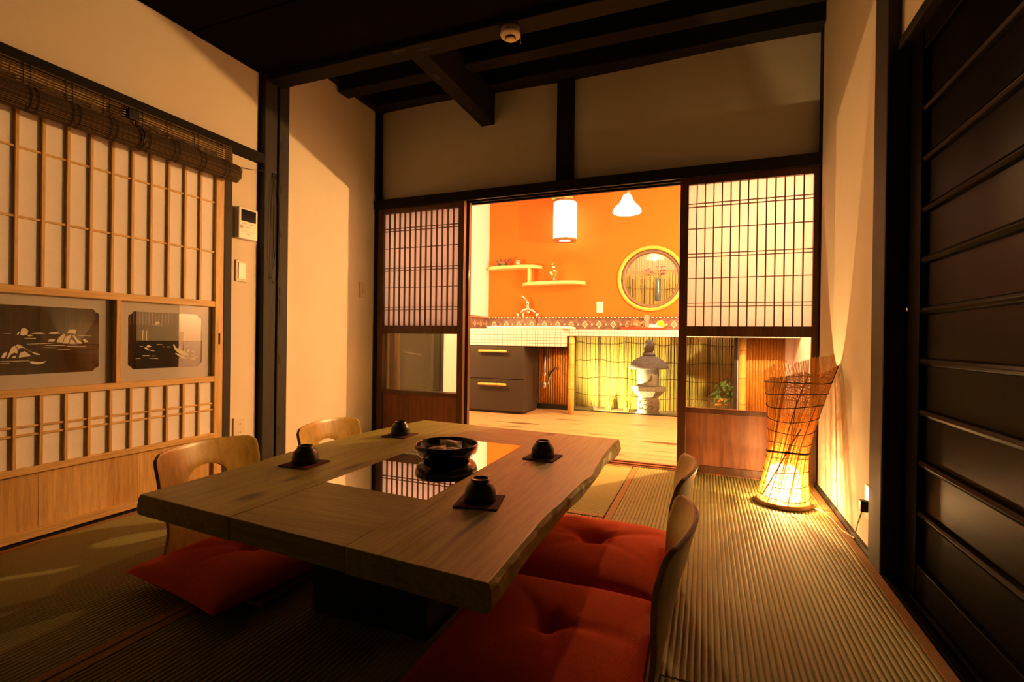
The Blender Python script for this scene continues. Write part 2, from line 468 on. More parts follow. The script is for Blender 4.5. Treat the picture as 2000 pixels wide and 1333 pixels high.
ce = MB().box(-2.5, 0.9, -1.6, 2.14, 2.42, 2.46)
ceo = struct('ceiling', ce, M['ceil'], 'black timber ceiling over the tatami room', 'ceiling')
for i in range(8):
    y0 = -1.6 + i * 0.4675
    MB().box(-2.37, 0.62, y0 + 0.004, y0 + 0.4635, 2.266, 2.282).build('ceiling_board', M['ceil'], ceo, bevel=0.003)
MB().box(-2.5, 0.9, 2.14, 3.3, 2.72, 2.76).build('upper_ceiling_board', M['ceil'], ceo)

trims = []


def trim(n, mb, m, label, cat='timber', bevel=0.006):
    o = struct('trim_%d' % n, mb, m, label, cat, bevel); trims.append(o); return o


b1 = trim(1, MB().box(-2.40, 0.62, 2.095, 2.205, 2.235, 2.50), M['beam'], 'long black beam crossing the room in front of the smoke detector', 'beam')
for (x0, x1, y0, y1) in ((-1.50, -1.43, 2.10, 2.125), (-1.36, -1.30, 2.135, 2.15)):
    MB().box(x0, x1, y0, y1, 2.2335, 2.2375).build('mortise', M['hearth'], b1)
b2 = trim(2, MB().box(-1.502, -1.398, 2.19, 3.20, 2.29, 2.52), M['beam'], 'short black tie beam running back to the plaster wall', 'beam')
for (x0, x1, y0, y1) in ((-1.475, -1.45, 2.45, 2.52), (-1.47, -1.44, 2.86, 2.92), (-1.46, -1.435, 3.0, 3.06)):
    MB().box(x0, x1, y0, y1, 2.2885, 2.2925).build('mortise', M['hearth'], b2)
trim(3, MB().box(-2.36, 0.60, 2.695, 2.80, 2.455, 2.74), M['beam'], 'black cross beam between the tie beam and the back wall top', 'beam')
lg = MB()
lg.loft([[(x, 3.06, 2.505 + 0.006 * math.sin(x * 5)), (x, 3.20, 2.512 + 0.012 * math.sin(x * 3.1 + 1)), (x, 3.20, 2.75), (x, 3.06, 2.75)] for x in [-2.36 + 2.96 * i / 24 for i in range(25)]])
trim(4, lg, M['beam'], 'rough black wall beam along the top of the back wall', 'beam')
trim(5, MB().box(-2.40, XL + 0.03, 2.60, 3.16, 2.507, 2.72), M['beam'], 'black wall plate above the far left plaster bay', 'beam')
pa = trim(6, MB().box(-2.44, -2.335, 2.085, 2.172, -0.02, 2.30), M['post'], 'dark square post at the near side of the left twin posts', 'post')
pb = trim(7, MB().box(-2.44, -2.330, 2.180, 2.256, -0.02, 2.30), M['post'], 'dark square post with mortise slots on the left wall', 'post')
for z, h in ((1.87, .05), (1.62, .045), (1.36, .04), (1.02, .05), (0.90, .10), (0.62, .05), (0.20, .05)):
    MB().box(-2.3325, -2.3285, 2.192, 2.203, z, z + h).build('mortise', M['hearth'], pb)
trim(8, MB().box(-2.44, -2.345, 1.846, 1.892, -0.02, KZ + 0.02), M['post'], 'slim dark jamb beside the pale paper screen', 'post', 0.003)
trim(9, MB().box(-2.44, -2.335, -1.6, 2.09, KZ, 1.812), M['beam'], 'dark lintel above the rolled bamboo blind', 'lintel', 0.004)
km = MB()
km.box(-2.36, 0.60, 3.105, 3.125, KZ - 0.002, 1.822); km.box(-2.36, 0.60, 3.125, 3.17, KZ + 0.012, 1.822)
km.box(-2.36, 0.60, 3.170, 3.180, KZ - 0.002, 1.822); km.box(-2.36, 0.60, 3.180, 3.228, KZ + 0.012, 1.822); km.box(-2.36, 0.60, 3.228, 3.25, KZ - 0.002, 1.822)
trim(10, km, M['beam'], 'dark grooved lintel over the kitchen opening', 'lintel', 0.002)
trim(11, MB().box(-0.937, -0.821, 3.150, 3.24, 1.80, 2.56), M['beam'], 'short black strut dividing the upper back wall', 'post')
trim(12, MB().box(-2.365, -2.338, 3.12, 3.25, -0.02, 2.53), M['beam'], 'black corner post at the back left', 'post', 0.003)
trim(13, MB().box(0.578, 0.60, 3.10, 3.25, -0.02, 2.56), M['beam'], 'black corner post at the back right', 'post', 0.003)
trim(14, MB().box(0.560, 0.70, 2.005, 2.142, -0.02, 2.44), M['post'], 'dark post between the right plaster wall and the black door', 'post')
trim(15, MB().box(0.585, 0.72, -1.6, 2.01, KZ + 0.002, 1.792), M['beam'], 'black lintel over the ribbed black door', 'lintel', 0.004)
sl = MB()
sl.box(0.566, 0.582, -1.6, 2.01, -0.02, 0.006); sl.box(0.582, 0.60, -1.6, 2.01, -0.02, -0.006); sl.box(0.60, 0.612, -1.6, 2.01, -0.02, 0.006); sl.box(0.612, 0.645, -1.6, 2.01, -0.02, -0.006); sl.box(0.645, 0.656, -1.6, 2.01, -0.02, 0.006); sl.box(0.656, 0.74, -1.6, 2.01, -0.02, -0.006)
trim(16, sl, M['black_door'], 'grooved black sill track below the ribbed door', 'sill', 0.001)
th = MB()
th.box(-2.36, 0.60, 3.122, 3.131, -0.03, 0.004); th.box(-2.36, 0.60, 3.131, 3.168, -0.03, -0.003); th.box(-2.36, 0.60, 3.168, 3.178, -0.03, 0.004); th.box(-2.36, 0.60, 3.178, 3.226, -0.03, -0.003); th.box(-2.36, 0.60, 3.226, 3.25, -0.03, 0.004)
trim(17, th, M['kick'], 'grooved wooden threshold between mats and kitchen floor', 'threshold', 0.001)
trim(18, MB().box(-2.44, -2.335, -1.6, 1.85, -0.02, 0.004), M['beam'], 'dark floor track under the pale paper screen', 'sill', 0.002)

# ------------------------------------------------------------------ sliding doors to the kitchen
def kitchen_door(n, x0, x1, y0, label, mpaper, bars, st_l=0.052, st_r=0.047, lit=False):
    y1 = y0 + 0.036
    root = thing('door_%d' % n, label, 'sliding door', (0, 0, 0), kind='structure')
    wm = M['door_dark']
    MB().box(x0, x0 + st_l, y0, y1, 0.002, KZ + 0.008).build('stile', wm, root, bevel=0.002)
    MB().box(x1 - st_r, x1, y0, y1, 0.002, KZ + 0.008).build('stile', wm, root, bevel=0.002)
    a, b = x0 + st_l, x1 - st_r
    MB().box(a, b, y0 + 0.002, y1 - 0.002, 1.718, KZ + 0.008).build('top_rail', wm, root, bevel=0.002)
    MB().box(a, b, y0 + 0.002, y1 - 0.002, 0.812, 0.872).build('middle_rail', wm, root, bevel=0.002)
    MB().box(a, b, y0 + 0.002, y1 - 0.002, 0.355, 0.385).build('lower_rail', wm, root, bevel=0.002)
    MB().box(a, b, y0 + 0.002, y1 - 0.002, 0.002, 0.045).build('bottom_rail', wm, root, bevel=0.002)
    MB().box(a, b, y0 + 0.016, y0 + 0.022, 0.045, 0.355).build('kick_panel', M['kick'], root)
    MB().box(a, b, y0 + 0.017, y0 + 0.020, 0.385, 0.812).build('pane', M['glass'], root)
    MB().box(a, b, y0 + 0.0245, y0 + 0.0255, 0.872, 1.718).build('paper', mpaper, root)
    bw = 0.0060
    for i in range(1, bars):
        x = a + (b - a) * i / bars
        MB().box(x - bw / 2, x + bw / 2, y0 + 0.008, y0 + 0.0245, 0.872, 1.718).build('lattice_bar', wm, root)
    for z in (1.605, 1.585, 1.455, 1.305, 1.285, 1.158, 1.010, 0.990):
        MB().box(a, b, y0 + 0.010, y0 + 0.0245, z - 0.002, z + 0.002).build('lattice_rail', wm, root)
    return root


kitchen_door(1, -2.338, -1.602, 3.128, 'dark left sliding door with vertical lattice paper above a low pane', M['paper_l'], 14)
kitchen_door(2, -2.338, -1.588, 3.185, 'second dark sliding door stacked directly behind the left one', M['paper_b'], 14)
kitchen_door(3, -0.150, 0.578, 3.128, 'red-brown right sliding door with bright grid paper behind the basket lamp', M['paper_r'], 14, 0.048, 0.03)

# ------------------------------------------------------------------ pale paper screen on the left wall
sc = thing('door_4', 'pale cedar paper screen with two picture glass panels on the left wall', 'paper screen', (0, 0, 0), kind='structure')
xf, xb = -2.345, -2.378
Y0, Y1 = 0.20, 1.845
MB().box(xb, xf, 1.800, Y1, 0.008, KZ).build('stile', M['cedar'], sc, bevel=0.002)
MB().box(xb, xf, Y0, Y0 + 0.045, 0.008, KZ).build('stile', M['cedar'], sc, bevel=0.002)
for nm, z0, z1 in (('top_rail', 1.72, KZ), ('rail', 0.926, 0.956), ('rail', 0.543, 0.571), ('rail', 0.252, 0.278), ('bottom_rail', 0.008, 0.040)):
    MB().box(xb, xf, Y0 + 0.045, 1.800, z0, z1).build(nm, M['cedar_y'], sc, bevel=0.002)
MB().box(xb + 0.006, xf + 0.003, 1.343, 1.364, 0.571, 0.926).build('divider', M['cedar'], sc, bevel=0.0015)
for z0, z1 in ((0.956, 1.72), (0.278, 0.543)):
    MB().box(xf - 0.0160, xf - 0.0150, Y0 + 0.045, 1.800, z0, z1).build('paper', M['paper_s'], sc)
    y = 1.800 - 0.0785
    while y > Y0 + 0.06:
        MB().box(xf - 0.0150, xf - 0.0035, y - 0.0048, y + 0.0048, z0, z1).build('lattice_bar', M['cedar'], sc)
        y -= 0.0785
for z in (1.463, 1.208, 0.431, 0.399):
    MB().box(xf - 0.0150, xf - 0.0070, Y0 + 0.045, 1.800, z - 0.0038, z + 0.0038).build('lattice_rail', M['cedar_y'], sc)
k = 0
y = 1.800
while y > Y0 + 0.05:
    q = max(Y0 + 0.045, y - 0.118)
    MB().box(xb + 0.008, xb + 0.016 + 0.0004 * (k % 3), q + 0.0002, y - 0.0002, 0.040, 0.252).build('kick_board', M['cedar' if k % 3 else 'cedar_d'], sc)
    y = q; k += 1
MB().box(xf - 0.001, xf + 0.0006, 1.819, 1.829, 0.735, 0.790).build('finger_pull', M['hearth'], sc)


def notch_loop(y0, y1, z0, z1, r, n=6):
    """a rectangle whose corners step in with two small rounds"""
    P = []
    for (cy, cz, sy, sz) in ((y1, z1, 1, 1), (y0, z1, -1, 1), (y0, z0, -1, -1), (y1, z0, 1, -1)):
        e = [(cy, cz - sz * 2.0 * r)]
        for i in range(1, n): a = PI / 2 * i / n; e.append((cy - sy * r * (1 - math.cos(a)), cz - sz * (2 * r - r * math.sin(a))))
        e.append((cy - sy * r, cz - sz * r)); e.append((cy - sy * r * 1.15, cz - sz * r * 0.9))
        for i in range(0, n): a = PI / 2 * i / n; e.append((cy - sy * (1.15 * r + r * (1 - math.cos(a))), cz - sz * (r * 0.9 - r * 0.9 * math.sin(a))))
        e.append((cy - sy * 2.15 * r, cz))
        if sy * sz < 0: e.reverse()
        P += e
    return P


def frost_ring(y0, y1, z0, z1, loop, x):
    mb = MB(); out = []
    cy, cz = sum(p[0] for p in loop) / len(loop), sum(p[1] for p in loop) / len(loop)
    for (py, pz) in loop:
        dy, dz = py - cy, pz - cz
        t = min((y1 - cy) / dy if dy > 1e-6 else ((y0 - cy) / dy if dy < -1e-6 else 1e9), (z1 - cz) / dz if dz > 1e-6 else ((z0 - cz) / dz if dz < -1e-6 else 1e9))
        out.append((cy + dy * t, cz + dz * t))
    n = len(loop)
    cor = [(y1, z1), (y0, z1), (y0, z0), (y1, z0)]
    for (a, b) in cor:      # snap the closest outer points to the true corners
        i = min(range(n), key=lambda j: (out[j][0] - a) ** 2 + (out[j][1] - b) ** 2); out[i] = (a, b)
    for d in (0, 0.0008):
        for p in loop: mb.v.append((x + d, *p))
        for p in out: mb.v.append((x + d, *p))
    for i in range(n):
        j = (i + 1) % n
        mb.face((2 * n + i, 2 * n + j, 3 * n + j, 3 * n + i)); mb.face((i, n + i, n + j, j))
        mb.face((i, j, 2 * n + j, 2 * n + i))
    return mb


ETCH_L = [[(0.985, 0.687), (0.99, 0.704), (1.002, 0.711), (1.001, 0.701), (0.994, 0.688)], [(1.001, 0.686), (1.008, 0.709), (1.014, 0.727), (1.023, 0.733), (1.031, 0.719), (1.03, 0.703), (1.021, 0.707), (1.011, 0.698), (1.005, 0.686)], [(1.026, 0.733), (1.031, 0.738), (1.044, 0.73), (1.069, 0.71), (1.096, 0.7), (1.097, 0.696), (1.085, 0.697), (1.065, 0.712), (1.048, 0.724), (1.039, 0.724), (1.033, 0.719)], [(1.034, 0.688), (1.038, 0.705), (1.051, 0.712), (1.069, 0.695), (1.065, 0.692)], [(1.013, 0.687), (1.019, 0.695), (1.026, 0.695), (1.026, 0.687)], [(1.038, 0.773), (1.041, 0.795), (1.051, 0.799), (1.061, 0.79), (1.059, 0.774), (1.047, 0.77)], [(1.028, 0.773), (1.032, 0.783), (1.037, 0.783), (1.033, 0.773)], [(1.057, 0.769), (1.065, 0.774), (1.076, 0.77), (1.065, 0.767)], [(1.068, 0.777), (1.082, 0.781), (1.1, 0.783), (1.113, 0.778), (1.095, 0.776)], [(1.121, 0.778), (1.131, 0.784), (1.15, 0.786), (1.16, 0.779), (1.141, 0.777)], [(1.12, 0.747), (1.127, 0.759), (1.144, 0.757), (1.141, 0.747)], [(1.148, 0.746), (1.155, 0.763), (1.171, 0.779), (1.177, 0.775), (1.167, 0.743)], [(1.169, 0.74), (1.176, 0.766), (1.197, 0.777), (1.193, 0.761), (1.186, 0.74)], [(1.182, 0.781), (1.19, 0.796), (1.214, 0.797), (1.209, 0.776), (1.2, 0.781)], [(1.2, 0.772), (1.205, 0.775), (1.22, 0.755), (1.235, 0.743), (1.233, 0.739), (1.218, 0.74)], [(1.191, 0.739), (1.192, 0.752), (1.199, 0.756), (1.213, 0.74)], [(1.235, 0.755), (1.244, 0.76), (1.255, 0.746), (1.243, 0.744)], [(0.983, 0.667), (1.009, 0.667), (1.009, 0.669), (0.983, 0.669)], [(1.107, 0.724), (1.148, 0.723), (1.148, 0.724), (1.107, 0.725)], [(1.15, 0.717), (1.191, 0.715), (1.191, 0.717), (1.15, 0.719)], [(1.181, 0.728), (1.248, 0.726), (1.248, 0.729), (1.181, 0.73)], [(1.058, 0.737), (1.136, 0.74), (1.136, 0.742), (1.058, 0.739)], [(1.218, 0.771), (1.265, 0.77), (1.265, 0.772), (1.218, 0.773)], [(0.99, 0.776), (1.012, 0.776), (1.012, 0.778), (0.994, 0.778)], [(1.05, 0.759), (1.084, 0.759), (1.084, 0.761), (1.05, 0.761)], [(1.065, 0.672), (1.072, 0.663), (1.092, 0.66), (1.109, 0.664), (1.118, 0.674), (1.107, 0.67), (1.087, 0.67), (1.074, 0.673)], [(0.983, 0.674), (1.065, 0.674), (1.065, 0.676), (0.983, 0.676)], [(1.113, 0.732), (1.176, 0.731), (1.176, 0.733), (1.113, 0.734)]]
ETCH_R = [[(1.52, 0.827), (1.521, 0.837), (1.53, 0.843), (1.538, 0.838), (1.541, 0.829)], [(1.507, 0.825), (1.556, 0.82), (1.556, 0.822), (1.507, 0.827)], [(1.603, 0.734), (1.608, 0.735), (1.619, 0.718), (1.641, 0.709), (1.684, 0.683), (1.681, 0.677), (1.652, 0.682), (1.63, 0.693), (1.612, 0.709)], [(1.614, 0.69), (1.619, 0.693), (1.652, 0.675), (1.674, 0.665), (1.672, 0.661), (1.648, 0.666)], [(1.688, 0.681), (1.714, 0.687), (1.72, 0.684), (1.707, 0.677), (1.692, 0.676)], [(1.67, 0.671), (1.703, 0.666), (1.719, 0.657), (1.696, 0.66)], [(1.703, 0.67), (1.722, 0.673), (1.724, 0.667), (1.711, 0.665)], [(1.626, 0.712), (1.633, 0.721), (1.64, 0.717), (1.632, 0.709)], [(1.668, 0.699), (1.671, 0.715), (1.686, 0.712), (1.686, 0.693)], [(1.692, 0.695), (1.694, 0.704), (1.71, 0.702), (1.709, 0.691)], [(1.644, 0.721), (1.677, 0.73), (1.677, 0.726), (1.648, 0.719)], [(1.657, 0.699), (1.658, 0.753), (1.664, 0.753), (1.665, 0.698)], [(1.638, 0.753), (1.64, 0.795), (1.656, 0.794), (1.652, 0.75)], [(1.464, 0.682), (1.496, 0.681), (1.496, 0.685), (1.467, 0.685)], [(1.505, 0.68), (1.525, 0.68), (1.525, 0.682), (1.505, 0.683)], [(1.496, 0.67), (1.535, 0.667), (1.535, 0.67), (1.496, 0.672)], [(1.437, 0.671), (1.458, 0.67), (1.458, 0.672), (1.437, 0.673)], [(1.554, 0.722), (1.566, 0.722), (1.566, 0.724), (1.554, 0.724)], [(1.574, 0.721), (1.593, 0.721), (1.591, 0.724), (1.574, 0.724)], [(1.473, 0.719), (1.483, 0.723), (1.492, 0.711), (1.52, 0.705), (1.515, 0.703), (1.489, 0.708)], [(1.483, 0.726), (1.492, 0.734), (1.506, 0.724), (1.492, 0.721)], [(1.451, 0.728), (1.47, 0.727), (1.464, 0.724)], [(1.527, 0.736), (1.557, 0.734), (1.554, 0.732), (1.531, 0.733)], [(1.464, 0.753), (1.465, 0.799), (1.469, 0.799), (1.468, 0.753)], [(1.481, 0.753), (1.482, 0.799), (1.485, 0.799), (1.485, 0.753)]]
for (a, b, ia, ib, etch) in ((Y0 + 0.045, 1.343, 0.62, 1.293, ETCH_L), (1.364, 1.800, 1.405, 1.748, ETCH_R)):
    pn = MB().box(-2.3745, -2.3715, a, b, 0.571, 0.926).build('picture_pane', M['glass'], sc)
    frost_ring(a, b, 0.571, 0.926, notch_loop(ia, ib, 0.624, 0.883, 0.013), -2.3712).build('frosted_border', M['frost'], pn)
    mb = MB()
    for p in etch:
        p2 = p
        s = sum(p2[i][0] * p2[(i + 1) % len(p2)][1] - p2[(i + 1) % len(p2)][0] * p2[i][1] for i in range(len(p2)))
        mb.poly([(-2.3710, q[0], q[1]) for q in (p2 if s > 0 else p2[::-1])])
    mb.build('etched_picture', M['etch'], pn)
# what lies behind the picture glass: a corridor with a dark cupboard and a pale wall over a dado
struct('ceiling_corridor', MB().box(-3.1, -2.46, -0.2, 3.2, 2.29, 2.33), M['ceil'], 'dark corridor ceiling behind the left wall', 'ceiling')
struct('wall_corridor', MB().box(-3.02, -3.0, -0.2, 3.2, 0.745, 2.3), M['plaster'], 'pale corridor wall glimpsed through the right picture glass', 'wall')
struct('baseboard_corridor', MB().box(-3.02, -2.99, -0.2, 3.2, -0.1, 0.745), M['dado'], 'dark dado seen through the lower right picture glass', 'wainscot')
cb = thing('cupboard', 'brown wooden cupboard seen through the left picture glass', 'cupboard', (-2.78, 1.1, -0.1))
MB().box(-0.15, 0.15, -0.9, 0.50, 0.0, 1.9).build('body', M['corr'], cb, bevel=0.004)
MB().box(0.15, 0.162, -0.885, 0.10, 0.83, 1.88).build('door', M['corr'], cb, bevel=0.003)
MB().box(0.15, 0.162, 0.11, 0.485, 0.83, 1.88).build('door', M['corr'], cb, bevel=0.003)
MB().box(0.15, 0.162, -0.885, 0.485, 0.02, 0.81).build('drawer', M['corr'], cb, bevel=0.003)
struct('floor_corridor', MB().box(-3.1, -2.46, -0.2, 3.2, -0.13, -0.1), M['corr'], 'dark corridor floor behind the paper screen', 'floor')
cl = thing('added_corridor_fill', 'added unseen globe lamp brightening the corridor behind the left screen', 'lamp', (-2.72, 2.25, 1.35))  # unseen lamp added to brighten the corridor wall behind the glass
MB().ball((0, 0, 0), 0.05, 12).build('globe', M['shade_glass'], cl, True)
MB().tube([(0, 0, 0.045), (0, 0, 0.94)], 0.004, 6).build('cord', M['twine'], cl)
light('added_corridor_light', cl, (0, 0, 0), POWER['corridor'], (1.0, 0.72, 0.45), 0.04)

# ------------------------------------------------------------------ black ribbed door on the right
bd = thing('door_5', 'black wooden door with horizontal ribs along the right wall', 'sliding door', (0, 0, 0), kind='structure')
MB().box(0.634, 0.650, -1.5, 1.90, 0.10, KZ).build('panel', M['black_door'], bd)
MB().box(0.616, 0.655, 1.880, 2.004, -0.004, KZ + 0.012).build('stile', M['black_door'], bd, bevel=0.003)
MB().box(0.618, 0.655, -1.5, 1.880, -0.004, 0.10).build('bottom_rail', M['black_door'], bd, bevel=0.003)
MB().box(0.618, 0.655, -1.5, 1.880, 1.69, KZ + 0.012).build('top_rail', M['black_door'], bd, bevel=0.003)
for i in range(10):
    z = 0.256 + i * 0.157
    if z > 1.66: break
    mb = MB()
    mb.loft([[(0.634, yy, z - 0.014), (0.622, yy, z - 0.010), (0.617, yy, z), (0.622, yy, z + 0.010), (0.634, yy, z + 0.014)] for yy in (-1.5, 1.880)])
    mb.build('rib', M['black_door'], bd, bevel=0.002)
lk = MB().lathe([(0.004, 0.0), (0.009, 0.0), (0.009, 0.006), (0.004, 0.007)], 14).build('latch', M['chrome'], bd, True)
lk.location = (0.616, 1.965, 0.895); lk.rotation_euler = (0, R(-90), 0)

# ------------------------------------------------------------------ kitchen shell
KX0, KX1, KY = -2.40, 0.79, 5.35
kf = struct('floor_kitchen', MB().box(-2.6, 1.0, 3.25, 5.36, -0.13, -0.022), M['cab_dark'], 'base under the pale kitchen floor boards', 'floor')
y = 3.252; i = 0
while y < 5.34:
    y2 = min(y + 0.117, 5.345)
    cut = -1.9 + (i * 0.77) % 2.2
    for (a, b) in ((-2.395, cut), (cut, 0.785)):
        if b - a > 0.05:
            MB().box(a + 0.0008, b - 0.0008, y + 0.0014, y2 - 0.0014, -0.02, 0.0).build('floor_plank', M['pine'], kf, bevel=0.0012)
    y = y2; i += 1
CX, CZ, CR = -0.54, 1.437, 0.318
wk = MB()
wk.box(KX0 - 0.1, CX - 0.45, KY, KY + 0.10, 0.83, 2.5); wk.box(CX + 0.45, KX1 + 0.1, KY, KY + 0.10, 0.83, 2.5)
wk.box(CX - 0.45, CX + 0.45, KY, KY + 0.10, 0.83, CZ - 0.45); wk.box(CX - 0.45, CX + 0.45, KY, KY + 0.10, CZ + 0.45, 2.5)
N = 64
sq, ci = [], []
for i in range(N):
    a = 2 * PI * i / N + PI / 4
    c, s = math.cos(a), math.sin(a); t = 0.45 / max(abs(c), abs(s))
    sq.append((CX + c * t, CZ + s * t)); ci.append((CX + c * CR, CZ + s * CR))
b = len(wk.v)
for yy in (KY, KY + 0.10):
    wk.v += [(p[0], yy, p[1]) for p in sq] + [(p[0], yy, p[1]) for p in ci]
for i in range(N):
    j = (i + 1) % N
    wk.face((b + i, b + j, b + N + j, b + N + i)); wk.face((b + 2 * N + j, b + 2 * N + i, b + 3 * N + i, b + 3 * N + j)); wk.face((b + N + i, b + N + j, b + 3 * N + j, b + 3 * N + i))
wkb = struct('wall_kitchen_back', wk, M['orange'], 'orange kitchen wall with a round window', 'wall')
struct('wall_kitchen_back_low', MB().box(KX0 - 0.1, -1.40, KY + 0.012, KY + 0.10, -0.02, 0.83), M['cream'], 'low wall behind the sink cabinet', 'wall')
struct('wall_kitchen_corner', MB().box(0.30, KX1 + 0.1, KY + 0.012, KY + 0.10, -0.02, 0.83), M['cream'], 'cream strip of wall beside the far bamboo panel', 'wall')
struct('wall_kitchen_left', MB().box(KX0 - 0.1, KX0, 4.27, KY, -0.02, 2.5), M['cream'], 'cream kitchen wall left of the sink', 'wall')
sd_ = MB(); sd_.box(-3.24, -3.2, 3.25, 4.66, -0.02, 2.5); sd_.box(-3.2, KX0 - 0.1, 4.62, 4.66, -0.02, 2.5)
struct('wall_kitchen_side', sd_, M['cab'], 'brown alcove wall seen through the left low pane', 'wall')
struct('floor_alcove', MB().box(-3.2, KX0 - 0.1, 3.25, 4.62, -0.13, -0.02), M['corr'], 'dark floor of the side alcove', 'floor')
dk = thing('door_6', 'dim brown cupboard door seen through the left low pane', 'door', (0, 0, 0), kind='structure')
MB().box(-3.19, -3.13, 4.585, 4.62, 0.0, 2.1).build('frame', M['corr'], dk, bevel=0.003)
MB().box(-3.12, -2.80, 4.595, 4.62, 0.02, 2.1).build('leaf', M['cab'], dk, bevel=0.003)
MB().box(-2.79, -2.52, 4.595, 4.62, 0.02, 2.1).build('leaf', M['cab'], dk, bevel=0.003)
MB().tube([(-3.08, 4.57, 0.63), (-2.84, 4.57, 0.60)], 0.005, 8).build('rail_bar', M['steel'], dk, True)
MB().box(KX0 - 0.11, KX0 + 0.006, 4.22, 4.275, 0.0, 2.4).build('jamb', M['post'], dk, bevel=0.004)
struct('wall_kitchen_right', MB().box(KX1, KX1 + 0.1, 3.24, KY, -0.02, 2.5), M['cream'], 'shaded kitchen side wall right of the bamboo panel', 'wall')
struct('ceiling_kitchen', MB().box(-2.6, 1.0, 3.25, 5.5, 2.46, 2.52), M['cream'], 'pale kitchen ceiling hidden above the lintel', 'ceiling')
struct('wall_kitchen_front', MB().box(-2.5, 0.9, 3.242, 3.262, 1.825, 2.5), M['cream'], 'kitchen side of the wall above the sliding doors', 'wall')
trim(19, MB().box(-1.535, -1.385, 3.262, KY, 2.276, 2.47), M['shelf'], 'brown beam coloured pale as if lit under the kitchen ceiling above the paper lantern', 'beam')  # pale wood colour stands in for lamplight on a brown beam

# round window
rw = thing('window_1', 'round window with a golden wooden ring in the orange wall', 'round window', (CX, KY, CZ), kind='structure')
def ring(r0, r1, y0, y1, n=64, rr=0.0):
    mb = MB()
    rings = []
    for i in range(n + 1):
        a = 2 * PI * i / n
        c, s = math.cos(a), math.sin(a)
        e = min(abs(y1 - y0), abs(r1 - r0)) * 0.25
        rings.append([(r0 * c, y0 + e, r0 * s), ((r0 + e) * c, y0, (r0 + e) * s), ((r1 - e) * c, y0, (r1 - e) * s), (r1 * c, y0 + e, r1 * s), (r1 * c, y1, r1 * s), (r0 * c, y1, r0 * s)])
    mb.loft(rings, caps=False)
    return mb
ring(0.308, 0.347, -0.022, 0.01).build('wooden_ring', M['moon_frame'], rw, True)
ring(0.272, 0.318, 0.012, 0.06).build('sash', M['frame_grey'], rw, True)
MB().box(-0.312, -0.288, 0.006, 0.03, -0.03, 0.0).build('catch', M['frame_black'], rw, bevel=0.002)
gp = MB(); gp.loft([[(0.29 * math.cos(2 * PI * i / 48), yy, 0.29 * math.sin(2 * PI * i / 48)) for i in range(48)] for yy in (0.034, 0.038)])
gp.build('pane', M['glass'], rw)
# low garden window
lw = thing('window_2', 'low wide garden window under the tiled counter', 'window', (0, KY, 0), kind='structure')
MB().box(-1.40, -1.345, -0.01, 0.05, 0.0, 0.90).build('frame', M['frame_black'], lw, bevel=0.002)
MB().box(0.272, 0.300, -0.01, 0.05, 0.0, 0.90).build('frame', M['frame_black'], lw, bevel=0.002)
MB().box(-1.345, 0.272, 0.0, 0.05, -0.02, 0.006).build('sill', M['frame_black'], lw)
MB().box(-1.345, 0.272, 0.0, 0.05, 0.826, 0.86).build('head', M['frame_black'], lw)
MB().box(-1.345, 0.272, 0.02, 0.024, 0.006, 0.826).build('pane', M['glass'], lw)


def bamboo_panel(name, x0, x1, yy, z0, z1, label, pitch=0.0265):
    root = thing(name, label, 'wall panel', (x0, yy, z0))
    n = int((x1 - x0) / pitch); w_ = (x1 - x0) / n
    MB().box(0, x1 - x0, 0.004, 0.012, 0, z1 - z0).build('backing', M['bamboo_node'], root)
    for i in range(n):
        c = (i + 0.5) * w_; mb = MB(); rr = w_ * 0.47
        mb.loft([[(c + rr * math.cos(PI + PI * k / 6), 0.004 + rr * 0.7 * math.sin(PI + PI * k / 6), zz) for k in range(7)] for zz in (0, z1 - z0)])
        z = rnd.uniform(0.02, 0.2)
        while z < z1 - z0 - 0.02:
            mb.loft([[(c + rr * 1.04 * math.cos(PI + PI * k / 6), 0.004 + rr * 0.78 * math.sin(PI + PI * k / 6), zz) for k in range(7)] for zz in (z, z + 0.004)], m=1)
            z += rnd.uniform(0.15, 0.27)
        mb.build('bamboo_strip', [M['bamboo_o'], M['bamboo_node']], root, True)
    return root


bamboo_panel('bamboo_wainscot', -1.765, -1.405, KY - 0.005, 0.055, 0.76, 'amber split bamboo wall panel behind the sink drain pipe')
struct('baseboard_kitchen', MB().box(-1.765, -1.375, KY - 0.03, KY + 0.01, -0.0, 0.055), M['frame_black'], 'black skirting under the left bamboo panel', 'baseboard', 0.002)
bamboo_panel('bamboo_wainscot', 0.385, 0.716, KY - 0.005, 0.0, 0.83, 'yellow-orange split bamboo wall panel right of the bamboo pole', 0.024)
gb = thing('junction_box', 'grey-brown box under the counter end beside the black frame', 'box', (-1.40, 5.300, 0.662))
MB().box(-0.05, 0.035, -0.038, 0.04, 0.0, 0.155).build('casing', M['frame_grey'], gb, bevel=0.004)


def bamboo_pole(label, x, yy, z0, z1, r, nodes):
    root = thing('bamboo_pole', label, 'bamboo pole', (x, yy, z0))
    pr = []
    zs = sorted([0, z1 - z0] + [q for nn in nodes for q in (nn - 0.008, nn, nn + 0.008)])
    for z in zs:
        pr.append((r * (1.06 if any(abs(z - nn) < 1e-6 for nn in nodes) else 1.0), z))
    MB().lathe([(max(1e-5, a), z) for a, z in pr], 18).build('culm', M['bamboo'], root, True)
    for nn in nodes:
        MB().lathe([(r * 1.055, nn - 0.0025), (r * 1.075, nn), (r * 1.055, nn + 0.0025)], 18).build('node_ring', M['bamboo_node'], root, True)
    return root


bamboo_pole('yellow bamboo pole holding up the sink corner', -1.302, 5.035, 0.0, 0.820, 0.033, (0.27, 0.53, 0.74))
bamboo_pole('yellow bamboo pole beside the black window frame on the far right', 0.345, 5.29, 0.0, 0.820, 0.033, (0.18, 0.43, 0.7))

